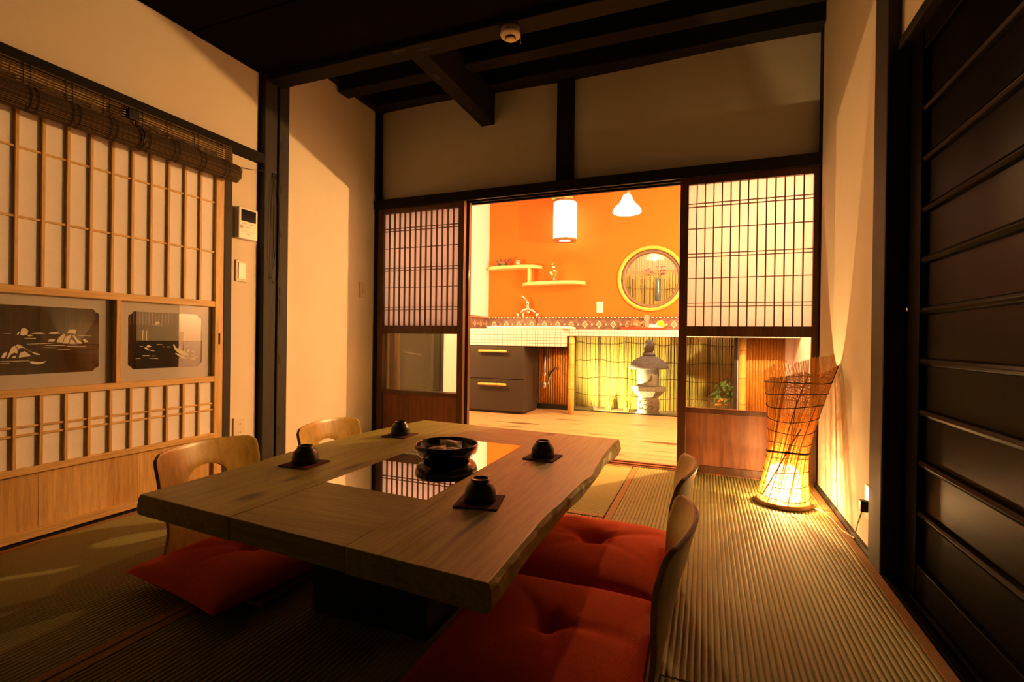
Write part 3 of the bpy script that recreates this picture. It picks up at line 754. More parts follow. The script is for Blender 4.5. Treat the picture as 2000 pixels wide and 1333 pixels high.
# border tiles along the kitchen walls
def border_tile_mesh(w_, h):
    mb = MB()
    mb.box(0.001, w_ - 0.001, -0.008, 0, 0.001, h - 0.026, 0)
    mb.box(0.001, w_ - 0.001, -0.010, 0, h - 0.024, h, 2)
    cx, cz = w_ / 2, (h - 0.026) / 2
    a, b = 0.032, 0.040
    def dia(sx, sz, y0, m):
        bb = len(mb.v)
        mb.v.extend([(cx - sx, y0, cz), (cx, y0, cz - sz), (cx + sx, y0, cz), (cx, y0, cz + sz)]); mb.face((bb, bb + 1, bb + 2, bb + 3), m)
    dia(a, b, -0.0090, 1); dia(a * 0.68, b * 0.68, -0.0096, 0)
    for k in range(4):
        g = PI / 2 * k
        px, pz = cx + 0.008 * math.cos(g), cz + 0.010 * math.sin(g)
        mb.poly([(px - 0.004, -0.0102, pz), (px, -0.0102, pz - 0.005), (px + 0.004, -0.0102, pz), (px, -0.0102, pz + 0.005)], 1)
    for sx in (0, w_):
        s = 1 if sx == 0 else -1
        mb.poly([(sx + s * 0.002, -0.0092, cz - 0.014), (sx + s * 0.012, -0.0092, cz), (sx + s * 0.002, -0.0092, cz + 0.014)][::s], 1)
    for i in range(4):
        px = w_ * (i + 0.5) / 4
        pz = h - 0.012; rx, rz = (0.013, 0.007) if i % 2 == 0 else (0.008, 0.006)
        mb.poly([(px + rx * math.cos(2 * PI * k / 8), -0.0108, pz + rz * math.sin(2 * PI * k / 8)) for k in range(8)], 1)
    return mb
TW = 0.1555
bt = border_tile_mesh(TW, 0.148)
tmesh = bt.build('border_tile', [M['btile'], M['bmotif'], M['btrim']], wkb)
tmesh.location = (KX0, KY - 0.001, 0.893)
for i in range(1, 20):
    o = bpy.data.objects.new('border_tile', tmesh.data); C.objects.link(o); o.parent = wkb; o.location = (KX0 + i * TW, KY - 0.001, 0.893)
wkl = bpy.data.objects['wall_kitchen_left']
for i in range(4):
    o = bpy.data.objects.new('border_tile', tmesh.data); C.objects.link(o); o.parent = wkl
    o.location = (KX0 + 0.001, KY - 0.001 - (i + 1) * TW, 0.893); o.rotation_euler = (0, 0, R(90))

# ------------------------------------------------------------------ counter, sink, cabinet
def mosaic_face(mb, x0, x1, y0, z0, z1, p=0.030, axis='y'):
    nx = max(1, round((x1 - x0) / p)); nz = max(1, round((z1 - z0) / p))
    for i in range(nx):
        for j in range(nz):
            a, b = x0 + (x1 - x0) * i / nx, x0 + (x1 - x0) * (i + 1) / nx
            c, d = z0 + (z1 - z0) * j / nz, z0 + (z1 - z0) * (j + 1) / nz
            g = 0.0019
            if axis == 'y': mb.box(a + g, b - g, y0 - 0.003, y0, c + g, d - g)
            elif axis == 'x': mb.box(y0, y0 + 0.003, a + g, b - g, c + g, d - g)
            else: mb.box(a + g, b - g, c + g, d - g, y0, y0 + 0.003)
ct = thing('tiled_counter', 'cream mosaic-tiled counter running under the round window', 'counter', (0, 0, 0))
cbm = MB()
cbm.box(-1.36, 0.785, 4.995, KY - 0.012, 0.822, 0.888)
cbm.box(KX0 + 0.001, -1.345, 4.775, 5.25, 0.712, 0.888); cbm.box(KX0 + 0.001, -1.345, 5.25, KY - 0.012, 0.822, 0.888)
cbm.build('body', M['grout'], ct)
mf = MB(); mosaic_face(mf, -1.345, 0.785, 4.995, 0.822, 0.888, 0.031); mosaic_face(mf, KX0 + 0.002, -1.345, 4.775, 0.712, 0.888, 0.030)
mosaic_face(mf, 4.775, 4.995, -1.345, 0.712, 0.888, 0.03, 'x')
mo = mf.build('front_mosaic', M['mosaic'], ct); mo['kind'] = 'stuff'
mt = MB(); mosaic_face(mt, -1.345, 0.785, 0.888, 4.995, KY - 0.012, 0.05, 'z'); mosaic_face(mt, KX0 + 0.002, -1.345, 0.888, 4.775, KY - 0.012, 0.05, 'z')
mo = mt.build('top_mosaic', M['mosaic'], ct); mo['kind'] = 'stuff'
# sink
sk = thing('sink', 'white ceramic sink set into the left end of the tiled counter', 'sink', (-1.74, 5.0, 0.891))
def rrect(hx, hy, r, n=6):
    P = []
    for (sx, sy, a0) in ((1, 1, 0), (-1, 1, 90), (-1, -1, 180), (1, -1, 270)):
        for i in range(n + 1):
            a = R(a0 + 90 * i / n); P.append((sx * (hx - r) + r * math.cos(a), sy * (hy - r) + r * math.sin(a)))
    return P
def rings(spec): return [[(x, yy, z) for (x, yy) in rrect(hx, hy, r)] for (hx, hy, r, z) in spec]
MB().loft(rings([(0.44, 0.20, 0.06, 0.0), (0.455, 0.215, 0.07, 0.012), (0.45, 0.21, 0.07, 0.026), (0.425, 0.185, 0.06, 0.030), (0.405, 0.165, 0.06, 0.022), (0.38, 0.14, 0.06, 0.004)])).build('rim', M['sink'], sk, True)
MB().lathe([(0.020, 0.0), (0.026, 0.004), (0.012, 0.006)], 16, (0, 0, 0.004)).build('drain', M['chrome'], sk, True)
# faucet
fa = thing('faucet', 'chrome wall-mounted two-handle faucet above the sink', 'faucet', (-1.885, KY, 1.10))
MB().tube([(0, 0, 0), (0, -0.05, 0.0)], 0.022, 14).build('wall_flange', M['chrome'], fa, True)
MB().tube([(-0.09, -0.055, -0.015), (-0.05, -0.06, 0.02), (0, -0.06, 0.03), (0.05, -0.06, 0.02), (0.09, -0.055, -0.015)], 0.014, 12).build('body', M['chrome'], fa, True)
for s in (-1, 1):
    h = MB().lathe([(0.010, 0), (0.024, 0.006), (0.027, 0.016), (0.022, 0.030), (0.012, 0.034)], 14).build('handle', M['chrome'], fa, True)
    h.location = (s * 0.105, -0.06, -0.03); h.rotation_euler = (R(10), R(s * 125), 0)
MB().tube([(0, -0.06, 0.03), (0, -0.065, 0.10), (-0.005, -0.07, 0.125)], [0.017, 0.019, 0.014], 12).build('column', M['chrome'], fa, True)
MB().tube([(-0.005, -0.07, 0.12), (-0.03, -0.10, 0.155), (-0.05, -0.14, 0.175)], [0.012, 0.010, 0.007], 10).build('lever', M['chrome'], fa, True)
MB().tube([(0, -0.06, 0.02), (0, -0.13, 0.0), (0, -0.20, -0.03), (0, -0.22, -0.075)], [0.015, 0.013, 0.012, 0.012], 12).build('spout', M['chrome'], fa, True)
# drain pipe
dp = thing('drain_pipe', 'bent metal drain pipe hanging under the sink', 'pipe', (-1.59, 5.02, 0.0))
MB().tube([(0, 0, 0.711), (0, 0, 0.42), (0, 0, 0.32), (0.005, 0.03, 0.285), (0.015, 0.07, 0.30), (0.03, 0.12, 0.40), (0.05, 0.22, 0.46), (0.06, 0.315, 0.46)], 0.014, 10).build('pipe', M['steel'], dp, True)
MB().lathe([(0.016, 0.40), (0.022, 0.405), (0.022, 0.43), (0.016, 0.435)], 12).build('coupling', M['chrome'], dp, True)
MB().lathe([(0.018, 0.26), (0.024, 0.275), (0.024, 0.315), (0.018, 0.33)], 12).build('trap', M['steel'], dp, True)
# cabinet
ca = thing('drawer_cabinet', 'brown two-drawer cabinet with bamboo handles under the sink', 'cabinet', (-2.06, 4.77, 0.0))
MB().box(-0.335, 0.325, 0.018, 0.46, 0.025, 0.712).build('body', M['cab'], ca, bevel=0.002)
MB().box(-0.33, 0.31, 0.03, 0.45, 0.0, 0.025).build('plinth', M['cab_dark'], ca)
for z0, z1 in ((0.030, 0.358), (0.366, 0.705)):
    d = MB().box(-0.333, 0.322, 0.0, 0.017, z0, z1).build('drawer', M['cab'], ca, bevel=0.002)
    hz = z1 - 0.052
    MB().tube([(-0.175, -0.030, hz), (-0.09, -0.031, hz), (-0.085, -0.031, hz), (0.05, -0.030, hz), (0.055, -0.03, hz), (0.14, -0.030, hz)], [0.0125, 0.012, 0.0135, 0.012, 0.0135, 0.0125], 12).build('bamboo_handle', M['bamboo'], d, True)
    for hx in (-0.14, 0.10):
        MB().tube([(hx, 0.0, hz), (hx, -0.028, hz)], 0.004, 8).build('handle_pin', M['steel'], d, True)

# ------------------------------------------------------------------ kitchen shelf and things on it
def curved_board(x0, x1, d, t, tail):
    n = 16; top = []
    mb = MB(); rg = []
    for i in range(n + 1):
        x = x0 + (x1 - x0) * i / n; u = i / n
        yy = -d * (1 - abs(2 * u - 1) ** 5 * 0.75)
        if tail: yy *= (0.55 + 0.45 * u)
        rg.append([(x, 0, 0), (x, yy + 0.006, 0), (x, yy, t * 0.3), (x, yy, t * 0.7), (x, yy + 0.006, t), (x, 0, t)])
    mb.loft(rg); return mb
sh = thing('wall_shelf', 'pale two-tier wooden shelf stepped across the orange wall', 'shelf', (0, KY, 0))
up = curved_board(-2.40, -1.735, 0.17, 0.034, False).build('upper_board', M['shelf'], sh); up.location = (0, 0, 1.585)
lo = curved_board(-1.965, -1.235, 0.17, 0.034, False).build('lower_board', M['shelf'], sh); lo.location = (0, 0, 1.392)
MB().box(-1.868, -1.842, -0.13, -0.07, 1.426, 1.585).build('upright', M['shelf'], sh, bevel=0.003)


def petals(mb, c, r, n, m=0, rz=0.6):
    for k in range(n):
        a = 2 * PI * k / n + rnd.random()
        p = Vector(c) + Vector((math.cos(a) * r * 0.6, math.sin(a) * r * 0.6, rnd.uniform(-0.2, 0.4) * r))
        mb.ball(tuple(p), r * 0.5, 8, m, rz)


def leaf(mb, p0, p1, w_, m=0):
    p0, p1 = Vector(p0), Vector(p1); d = (p1 - p0)
    s = d.cross(Vector((0.3, 1, 0.2)))
    s = s.normalized() * w_
    a = p0 + d * 0.35; b_ = p0 + d * 0.7 + Vector((0, 0, -w_ * 0.3))
    n = d.cross(s).normalized() * (w_ * 0.12)
    q = len(mb.v)
    mb.v += [tuple(p0), tuple(a + s), tuple(b_ + s * 0.8), tuple(p1), tuple(b_ - s * 0.8), tuple(a - s), tuple((a + b_) / 2 + n)]
    for i in range(6): mb.face((q + i, q + (i + 1) % 6, q + 6), m)


fa1 = thing('dried_flower_posy', 'dusty red dried flower posy on the upper shelf board', 'flowers', (-2.185, KY - 0.095, 1.619))
mb = MB(); petals(mb, (0, 0, 0.045), 0.045, 7); petals(mb, (0.02, -0.01, 0.06), 0.03, 5); mb.build('blooms', M['rose'], fa1, True)
mb = MB()
for (dx, dz) in ((-0.10, 0.09), (-0.08, 0.03), (0.09, 0.03), (0.12, 0.10), (0.05, 0.09), (-0.03, 0.10)): leaf(mb, (dx * 0.2, 0, 0.02), (dx, -0.02, dz), 0.013)
mb.build('leaves', M['leaf_dark'], fa1)
MB().lathe([(0.02, 0), (0.03, 0.012), (0.018, 0.03)], 14).build('base', M['leaf'], fa1, True)
j = thing('glass_jar', 'small clear glass jar on the upper shelf board', 'jar', (-2.0, KY - 0.09, 1.619))
MB().lathe([(0.026, 0), (0.030, 0.01), (0.030, 0.045), (0.024, 0.055), (0.026, 0.062)], 18).build('body', M['clear'], j, True)
MB().ball((0, 0, 0.024), 0.018, 10).build('contents', M['white_petal'], j, True)
oc = thing('potted_orchid', 'small white orchid in a dark pot on the lower shelf board', 'potted flower', (-1.575, KY - 0.085, 1.426))
MB().lathe([(0.036, 0), (0.042, 0.008), (0.032, 0.02), (0.022, 0.045), (0.020, 0.048)], 16).build('pot', M['pot'], oc, True)
MB().tube([(0, 0, 0.045), (0.004, 0, 0.10), (-0.004, -0.004, 0.16), (-0.012, -0.005, 0.215)], 0.0025, 6).build('stem', M['leaf'], oc, True)
mb = MB()
for (x, z, r) in ((-0.022, 0.085, 0.018), (0.010, 0.115, 0.020), (0.0, 0.160, 0.017), (-0.012, 0.195, 0.014), (-0.030, 0.10, 0.014)): mb = MB(); petals(mb, (x, -0.012, z), r, 5); mb.build('bloom', M['white_petal'], oc, True)
mb = MB()
for (dx, dz) in ((-0.04, 0.10), (0.045, 0.12), (0.03, 0.08)): leaf(mb, (0, 0, 0.045), (dx, -0.01, dz), 0.010)
mb.build('leaves', M['leaf'], oc)
ol = thing('kitchen_outlet', 'white outlet plate on the orange wall left of the round window', 'outlet', (-1.072, KY, 1.085))
MB().box(-0.036, 0.036, -0.009, 0, 0, 0.118).build('plate', M['white_plastic'], ol, bevel=0.004)
MB().box(-0.016, 0.016, -0.011, -0.008, 0.03, 0.088).build('socket', M['tan_plastic'], ol, bevel=0.001)

# tray with tea things
ty = thing('serving_tray', 'long red lacquer tray on the counter under the round window', 'tray', (-0.585, 5.20, 0.891))
MB().loft(rings([(0.215, 0.09, 0.02, 0.0), (0.225, 0.10, 0.02, 0.026), (0.220, 0.095, 0.02, 0.026), (0.208, 0.083, 0.02, 0.0065)])).build('tray_body', M['red_tray'], ty)
tp = thing('teapot', 'bronze-brown teapot with a loop handle on the red tray', 'teapot', (-0.675, 5.19, 0.898))
MB().lathe([(0.040, 0), (0.062, 0.015), (0.066, 0.04), (0.060, 0.075), (0.046, 0.085), (0.040, 0.088)], 22).build('body', M['pot'], tp, True)
MB().lathe([(0.040, 0.088), (0.028, 0.098), (0.010, 0.101), (0.009, 0.108), (0.013, 0.114), (0.004, 0.120)], 16).build('lid', M['pot'], tp, True)
MB().tube([(-0.055, 0, 0.075), (-0.095, 0, 0.078), (-0.108, 0, 0.05), (-0.095, 0, 0.022), (-0.06, 0, 0.02)], 0.006, 8).build('handle', M['pot'], tp, True)
MB().tube([(0.055, 0, 0.035), (0.085, 0, 0.06), (0.10, 0, 0.085)], [0.012, 0.009, 0.007], 10).build('spout', M['pot'], tp, True)
gv = thing('glass_bottle', 'tall speckled clear bottle behind the teapot on the tray', 'bottle', (-0.565, 5.245, 0.8975))
MB().lathe([(0.032, 0), (0.034, 0.012), (0.026, 0.06), (0.020, 0.09), (0.032, 0.115), (0.034, 0.135), (0.018, 0.15)], 18).build('body', M['clear'], gv, True)
ds = thing('serving_dish', 'white oval dish on the right half of the red tray', 'dish', (-0.470, 5.185, 0.898))
MB().lathe([(0.050, 0), (0.055, 0.006), (0.082, 0.028), (0.078, 0.028), (0.05, 0.010)], 24, sx=1.0, sy=0.65).build('bowl', M['sink'], ds, True)
for (dx, dy, lab) in ((-0.045, -0.008, 'small white upturned cup at the left of the white dish'), (0.0, 0.012, 'small white upturned cup in the middle of the white dish')):
    q = thing('small_cup', lab, 'cup', (-0.465 + dx, 5.185 + dy, 0.9085), group='white cups on the dish')
    MB().lathe([(0.028, 0), (0.029, 0.01), (0.022, 0.036), (0.012, 0.040), (0.012, 0.045)], 16).build('cup_body', M['sink'], q, True)
lm = thing('lime_pot', 'bright yellow-green round lidded pot on the white dish', 'pot', (-0.418, 5.187, 0.9085))
MB().lathe([(0.02, 0), (0.034, 0.018), (0.036, 0.04), (0.030, 0.062)], 18).build('body', M['lime'], lm, True)
MB().lathe([(0.031, 0.062), (0.026, 0.074), (0.006, 0.078), (0.004, 0.086)], 16).build('lid', M['lime'], lm, True)

# hanging flower vase in the round window
hv = thing('hanging_vase', 'blue-grey hanging vase with pink flowers in the round window', 'vase', (-0.475, KY + 0.10, 1.21))
MB().lathe([(0.026, 0), (0.032, 0.02), (0.030, 0.12), (0.026, 0.21), (0.030, 0.235), (0.024, 0.235), (0.020, 0.20)], 18).build('body', M['blue_glass'], hv, True)
MB().tube([(0.0, 0.0, 0.23), (0.0, 0.035, 0.34), (0.0, 0.04, 0.44)], 0.0015, 6).build('hanging_wire', M['twine'], hv)
mb = MB()
for pth in ([(0, 0, 0.2), (-0.03, -0.005, 0.29), (-0.09, -0.01, 0.33)], [(0, 0, 0.2), (-0.05, 0, 0.27), (-0.10, -0.01, 0.275)], [(0, 0, 0.2), (0.03, 0, 0.27), (0.05, -0.01, 0.30)], [(0, 0, 0.2), (0.02, 0, 0.30), (0.04, 0, 0.36)], [(0, 0, 0.2), (0.0, 0, 0.3), (-0.01, 0, 0.36)]): mb.tube(pth, 0.002, 5)
mb.build('stems', M['leaf_dark'], hv)
mb = MB()
for (x, z, r) in ((-0.10, 0.335, 0.020), (-0.125, 0.325, 0.014), (-0.10, 0.275, 0.018), (-0.075, 0.305, 0.013), (0.05, 0.285, 0.024), (0.035, 0.315, 0.016), (0.065, 0.325, 0.018), (0.04, 0.36, 0.016), (-0.01, 0.362, 0.015), (0.07, 0.36, 0.013)): mb = MB(); petals(mb, (x, -0.012, z), r, 5); mb.build('bloom', M['pink'], hv, True)

# ------------------------------------------------------------------ garden
struct('ground_garden', MB().box(-2.2, 1.6, 5.46, 7.0, -0.25, -0.062), M['gravel'], 'dark gravel ground of the little garden behind the low window', 'ground')
struct('wall_garden', MB().box(-2.2, 1.6, 6.62, 6.7, -0.2, 2.6), M['garden_wall'], 'pale boundary wall above the reed fence in the round window', 'wall')
struct('wall_garden_left', MB().box(-1.62, -1.56, 5.46, 6.62, -0.2, 2.3), M['garden_wall'], 'garden side wall hidden left of the low window', 'wall')
fe = thing('reed_fence', 'yellow reed fence behind the stone lantern', 'fence', (0, 6.2, -0.06))
mb = MB(); x = -1.6
rr_ = random.Random(3)
while x < 1.45:
    r = rr_.uniform(0.004, 0.0075); top = rr_.uniform(1.62, 1.68)
    tx = rr_.uniform(-0.012, 0.012); yo = rr_.uniform(-0.006, 0.006)
    mb.tube([(x, yo, 0), (x + tx * 0.5 + rr_.uniform(-.003, .003), yo + rr_.uniform(-.004, .004), 0.8), (x + tx, yo, top)], r, 5, 1 if rr_.random() < 0.10 else 0)
    x += r * rr_.uniform(1.35, 1.9)
q = mb.build('reeds', [M['reed'], M['reed_dark']], fe, True); q['kind'] = 'stuff'
mb = MB(); x = -1.6
while x < 1.45:
    mb.tube([(x, 0.016, 0), (x + rr_.uniform(-0.01, 0.01), 0.016, 1.6)], 0.006, 5); x += 0.011
q = mb.build('back_reeds', M['reed_dark'], fe, True); q['kind'] = 'stuff'
for z in (0.15, 0.37, 0.58, 0.80, 1.02, 1.25, 1.48):
    pts = [(-1.6 + 3.05 * i / 30, -0.013, z + 0.012 * math.sin(i * 0.9 + z * 9) + 0.008 * math.sin(i * 2.1)) for i in range(31)]
    MB().tube(pts, 0.0028, 5).build('binding_wire', M['twine'], fe)
MB().box(-1.62, 1.46, 0.012, 0.03, 1.50, 1.53).build('rail', M['reed_dark'], fe)
rs = thing('reed_screen', 'sparse pale reed screen hanging outside the round window', 'screen', (CX, KY + 0.16, CZ - 0.36))
mb = MB(); x = -0.36
while x < 0.37:
    mb.tube([(x, rr_.uniform(-.003, .003), 0), (x + rr_.uniform(-.005, .005), 0, 0.72)], rr_.uniform(0.0012, 0.0026), 5); x += rr_.uniform(0.010, 0.026)
q = mb.build('reeds', M['shelf'], rs, True); q['kind'] = 'stuff'
MB().tube([(-0.37, 0, 0.72), (0.37, 0, 0.72)], 0.006, 8).build('top_rod', M['bamboo'], rs, True)
# stone lantern
sl_ = thing('stone_lantern', 'grey granite garden lantern with a round blue-grey cap', 'stone lantern', (-0.59, 5.75, -0.062))
MB().lathe([(0.135, 0.0), (0.140, 0.02), (0.115, 0.045), (0.118, 0.05)], 24).build('foot', M['granite'], sl_, True)
bs = MB(); bs.lathe([(0.09, 0.045), (0.118, 0.07), (0.126, 0.12), (0.120, 0.18), (0.105, 0.205)], 24)
bo = bs.build('base_drum', M['granite'], sl_, True)
mb = MB()   # carved relief on the drum
def carve(pts, rr=0.0055): mb.tube([(px, -math.sqrt(max(0, 0.122 ** 2 - px * px)) - 0.001, pz) for px, pz in pts], rr, 6)
carve([(-0.080, 0.175), (-0.080, 0.075)]); carve([(-0.080, 0.172), (-0.03, 0.178), (0.04, 0.172), (0.05, 0.150)]); carve([(-0.078, 0.128), (-0.03, 0.136), (0.0, 0.130)])
carve([(-0.040, 0.080), (0.0, 0.092), (0.02, 0.120), (0.05, 0.125), (0.065, 0.105), (0.05, 0.085), (0.03, 0.092)]); carve([(-0.07, 0.085), (-0.05, 0.10)])
mb.build('carved_pattern', M['carve'], bo, True)
MB().lathe([(0.105, 0.205), (0.125, 0.225), (0.185, 0.285), (0.187, 0.325), (0.180, 0.335)], 6).build('platform', M['granite'], sl_)
lb = MB(); lb.lathe([(0.112, 0.335), (0.118, 0.345), (0.118, 0.53), (0.112, 0.545)], 20).build('light_chamber', M['granite'], sl_, True)
mb = MB()
a0 = R(285)
mb.poly([(0.119 * math.cos(a0 + q1), 0.119 * math.sin(a0 + q1), 0.44 + q2) for q1, q2 in ((-0.40, -0.055), (-0.05, -0.045), (0.12, -0.04), (0.16, 0.0), (0.10, 0.035), (0.02, 0.0), (-0.10, -0.028))])
mb.build('moon_opening', M['carve'], sl_)
MB().lathe([(0.190, 0.535), (0.219, 0.532), (0.222, 0.545), (0.205, 0.580), (0.165, 0.622), (0.110, 0.655), (0.075, 0.672)], 28).build('cap', M['granite_roof'], sl_, True)
MB().lathe([(0.066, 0.672), (0.074, 0.680), (0.070, 0.700), (0.045, 0.718)], 20).build('collar', M['granite_roof'], sl_, True)
MB().lathe([(0.040, 0.715), (0.055, 0.74), (0.058, 0.79), (0.050, 0.83), (0.028, 0.855), (0.001, 0.862)], 20).build('finial', M['granite_roof'], sl_, True)


def grass_clump(label, x, yy, n, h, spread):
    root = thing('grass_clump', label, 'grass', (x, yy, -0.062))
    mb = MB()
    for i in range(n):
        a = rnd.uniform(0, 2 * PI); s = rnd.uniform(0.2, 1) * spread; hh = h * rnd.uniform(0.6, 1.1)
        bx, by = rnd.uniform(-0.03, 0.03), rnd.uniform(-0.02, 0.02)
        d = Vector((math.cos(a), math.sin(a), 0)); sd = Vector((-d.y, d.x, 0)) * 0.0035
        q = len(mb.v)
        for t, wd in ((0, 1), (0.45, 0.9), (0.8, 0.55), (1.0, 0.05)):
            c = Vector((bx, by, 0)) + d * (s * t * t) + Vector((0, 0, hh * (t - 0.18 * t * t)))
            mb.v += [tuple(c - sd * wd), tuple(c + sd * wd)]
        for k in range(3): mb.face((q + 2 * k, q + 2 * k + 1, q + 2 * k + 3, q + 2 * k + 2))
    o = mb.build('blades', M['grass'], root); o['kind'] = 'stuff'
    return root
grass_clump('tall yellow-green grass clump left of the stone lantern', -0.86, 5.95, 55, 0.34, 0.16)
grass_clump('low yellow-green grass clump at the left foot of the lantern', -1.08, 5.98, 30, 0.22, 0.12)
grass_clump('short grass clump right of the lantern beyond the door stile', -0.05, 5.9, 45, 0.20, 0.14)
grass_clump('sparse grass tufts seen through the right low pane', 0.10, 5.8, 35, 0.16, 0.12)
ph = thing('garden_shrub', 'green leafy shrub with orange blooms beside the black frame', 'shrub', (0.235, 5.70, -0.062))
mb = MB()
for i in range(7): mb.tube([(0, 0, 0), (rnd.uniform(-.06, .03), rnd.uniform(-.04, .04), 0.22), (rnd.uniform(-.12, .05), rnd.uniform(-.06, .06), rnd.uniform(0.3, 0.46))], 0.004, 5)
mb.build('stems', M['leaf_dark'], ph)
mb = MB()
for i in range(46):
    c = Vector((rnd.uniform(-.13, .05), rnd.uniform(-.07, .06), rnd.uniform(0.20, 0.47)))
    leaf(mb, c, c + Vector((rnd.uniform(-.07, .05), rnd.uniform(-.05, .02), rnd.uniform(-.08, .01))), 0.013)
mb.build('leaves', M['leaf'], ph)
mb = MB()
for i in range(8): mb = MB(); petals(mb, (rnd.uniform(-.14, -.02), rnd.uniform(-.08, -.02), rnd.uniform(0.16, 0.24)), 0.020, 5); mb.build('bloom', M['orange_flower'], ph, True)


def spot(name, parent, loc, target, power, col, angle, radius=0.03):
    l = bpy.data.lights.new(name, 'SPOT'); l.energy = power; l.color = col; l.spot_size = R(angle); l.spot_blend = 0.6; l.shadow_soft_size = radius
    o = bpy.data.objects.new(name, l); C.objects.link(o); o.location = loc; o.parent = parent
    o.rotation_euler = Vector(target).to_track_quat('-Z', 'Y').to_euler()
    return o
g = thing('garden_spotlight', 'small white garden spotlight low behind the window left of the lantern', 'garden light', (-1.17, 5.56, -0.062), 0)
MB().tube([(0, 0, 0), (0, 0, 0.05)], 0.006, 8).build('stake', M['white_plastic'], g, True)
hd = MB().lathe([(0.012, -0.03), (0.020, -0.02), (0.024, 0.03), (0.022, 0.03), (0.018, 0.0)], 14, cap=(True, False)).build('head', M['white_plastic'], g, True)
hd.location = (0, 0, 0.065); hd.rotation_euler = Vector((0.55, 0.64, 0.45)).to_track_quat('Z', 'Y').to_euler()
spot('garden_light', g, (0.02, 0.023, 0.085), (0.55, 0.64, 0.40), POWER['garden'], (1.0, 0.74, 0.28), 150, 0.02)
ev = thing('added_eave_fill', 'added unseen lamp under the eaves brightening the garden from above', 'garden light', (-0.25, 5.62, 2.35), 0)  # unseen lamp added to brighten the upper fence and lantern cap
MB().lathe([(0.03, 0.0), (0.045, -0.01), (0.05, -0.05), (0.047, -0.05), (0.03, -0.012)], 18, cap=(True, False)).build('housing', M['fit'], ev, True)
MB().box(-0.03, 0.03, -0.17, 0.02, 0.0, 0.015).build('arm', M['fit'], ev, bevel=0.002)
spot('added_eave_light', ev, (0, 0, -0.055), (-0.15, 0.35, -1.0), POWER['eave'], (1.0, 0.60, 0.26), 140, 0.04)
sw = thing('garden_stick', 'pale stick leaning against the lower left window glass', 'stick', (-1.14, 5.50, -0.062))
MB().tube([(0, 0, 0.0), (-0.05, 0.01, 0.14)], 0.008, 8).build('stick', M['white_plastic'], sw, True)
for i, (x, yy, s) in enumerate(((-1.05, 5.52, .022), (-1.0, 5.55, .017), (-1.30, 5.52, .02))):
    mb = MB(); mb.ball((0, 0, s * 0.7), s, 10, 0, 0.7)
    tag(mb.build('garden_pebble', M['white_plastic'], None, True, loc=(x, yy, -0.062)), ['white pebble nearest the stick at the window foot', 'small white pebble right of the stick', 'white pebble at the far left of the window foot'][i], 'pebble', 'white pebbles by the window')

# ------------------------------------------------------------------ kitchen lamps
def pendant(label, x, yy, z, zc):
    p = thing('pendant_lamp', label, 'pendant lamp', (x, yy, z))
    pr = [(0.022, 0.150), (0.030, 0.148), (0.042, 0.120), (0.062, 0.080), (0.092, 0.052), (0.110, 0.030), (0.117, 0.008), (0.112, 0.0)]
    MB().lathe([(a, b) for a, b in pr] + [(a - 0.004, b) for a, b in reversed(pr[1:-1])], 36, cap=(False, False)).build('shade', M['shade_glass'], p, True)
    MB().lathe([(0.020, 0.145), (0.024, 0.15), (0.024, 0.19), (0.010, 0.20)], 16).build('socket', M['fit'], p, True)
    MB().tube([(0, 0, 0.195), (0, 0, zc - z)], 0.004, 8).build('cord', M['fit'], p)
    MB().lathe([(0.001, 0.025), (0.022, 0.035), (0.030, 0.06), (0.024, 0.09), (0.014, 0.12), (0.014, 0.15)], 18).build('bulb', M['bulb'], p, True)
    return p
pl = pendant('glowing bell-shaped glass pendant lamp in the kitchen doorway', -0.617, 4.15, 1.842, 2.46)
light('pendant_light', pl, (0, 0, 0.012), POWER['pendant'], WARM, 0.03)


def globe(label, x, yy, z, pw, zc=2.46):
    p = thing('globe_lamp', label, 'globe lamp', (x, yy, z))
    MB().ball((0, 0, 0), 0.075, 24).build('globe', M['globe_glass'], p, True)
    MB().lathe([(0.022, 0.070), (0.026, 0.074), (0.026, 0.11), (0.010, 0.12)], 16).build('socket', M['fit'], p, True)
    MB().tube([(0, 0, 0.115), (0, 0, zc - z)], 0.004, 8).build('cord', M['fit'], p)
    light('globe_light', p, (0, 0, 0), pw, WARM, 0.018)
    return p
globe('globe lamp glowing behind the right paper door', 0.37, 3.88, 1.51, POWER['right_globe'])
globe('globe lamp hidden behind the left paper doors', -2.36, 4.12, 1.37, POWER['left_globe'])
an = thing('wall_lantern', 'glowing white cylindrical paper lantern on the orange wall', 'wall lamp', (-1.415, 5.12, 1.842))
MB().lathe([(0.122, 0.015), (0.124, 0.2), (0.122, 0.405), (0.119, 0.405), (0.119, 0.015)], 36, cap=(False, False)).build('shade', M['shade_paper'], an, True)
ring_b = MB(); ring_b.lathe([(0.066, 0.0), (0.126, 0.0), (0.127, 0.018), (0.118, 0.02), (0.066, 0.012)], 36, cap=(False, False))
ring_b.build('bottom_ring', M['fit'], an, True)
MB().lathe([(0.126, 0.405), (0.127, 0.425), (0.10, 0.43)], 36, cap=(False, True)).build('top_ring', M['fit'], an, True)
for k in range(3):
    a = R(20 + 120 * k)
    MB().tube([(0.126 * math.cos(a), 0.126 * math.sin(a), 0.01), (0.126 * math.cos(a), 0.126 * math.sin(a), 0.42)], 0.0035, 6).build('splint', M['bamboo'], an)
MB().box(-0.02, 0.02, 0.12, 0.228, 0.18, 0.24).build('bracket', M['fit'], an, bevel=0.003)
MB().ball((0, 0, 0.2), 0.03, 14).build('bulb', M['bulb'], an, True)
light('wall_lantern_light', an, (0, 0, 0.13), POWER['andon'], WARM, 0.05)

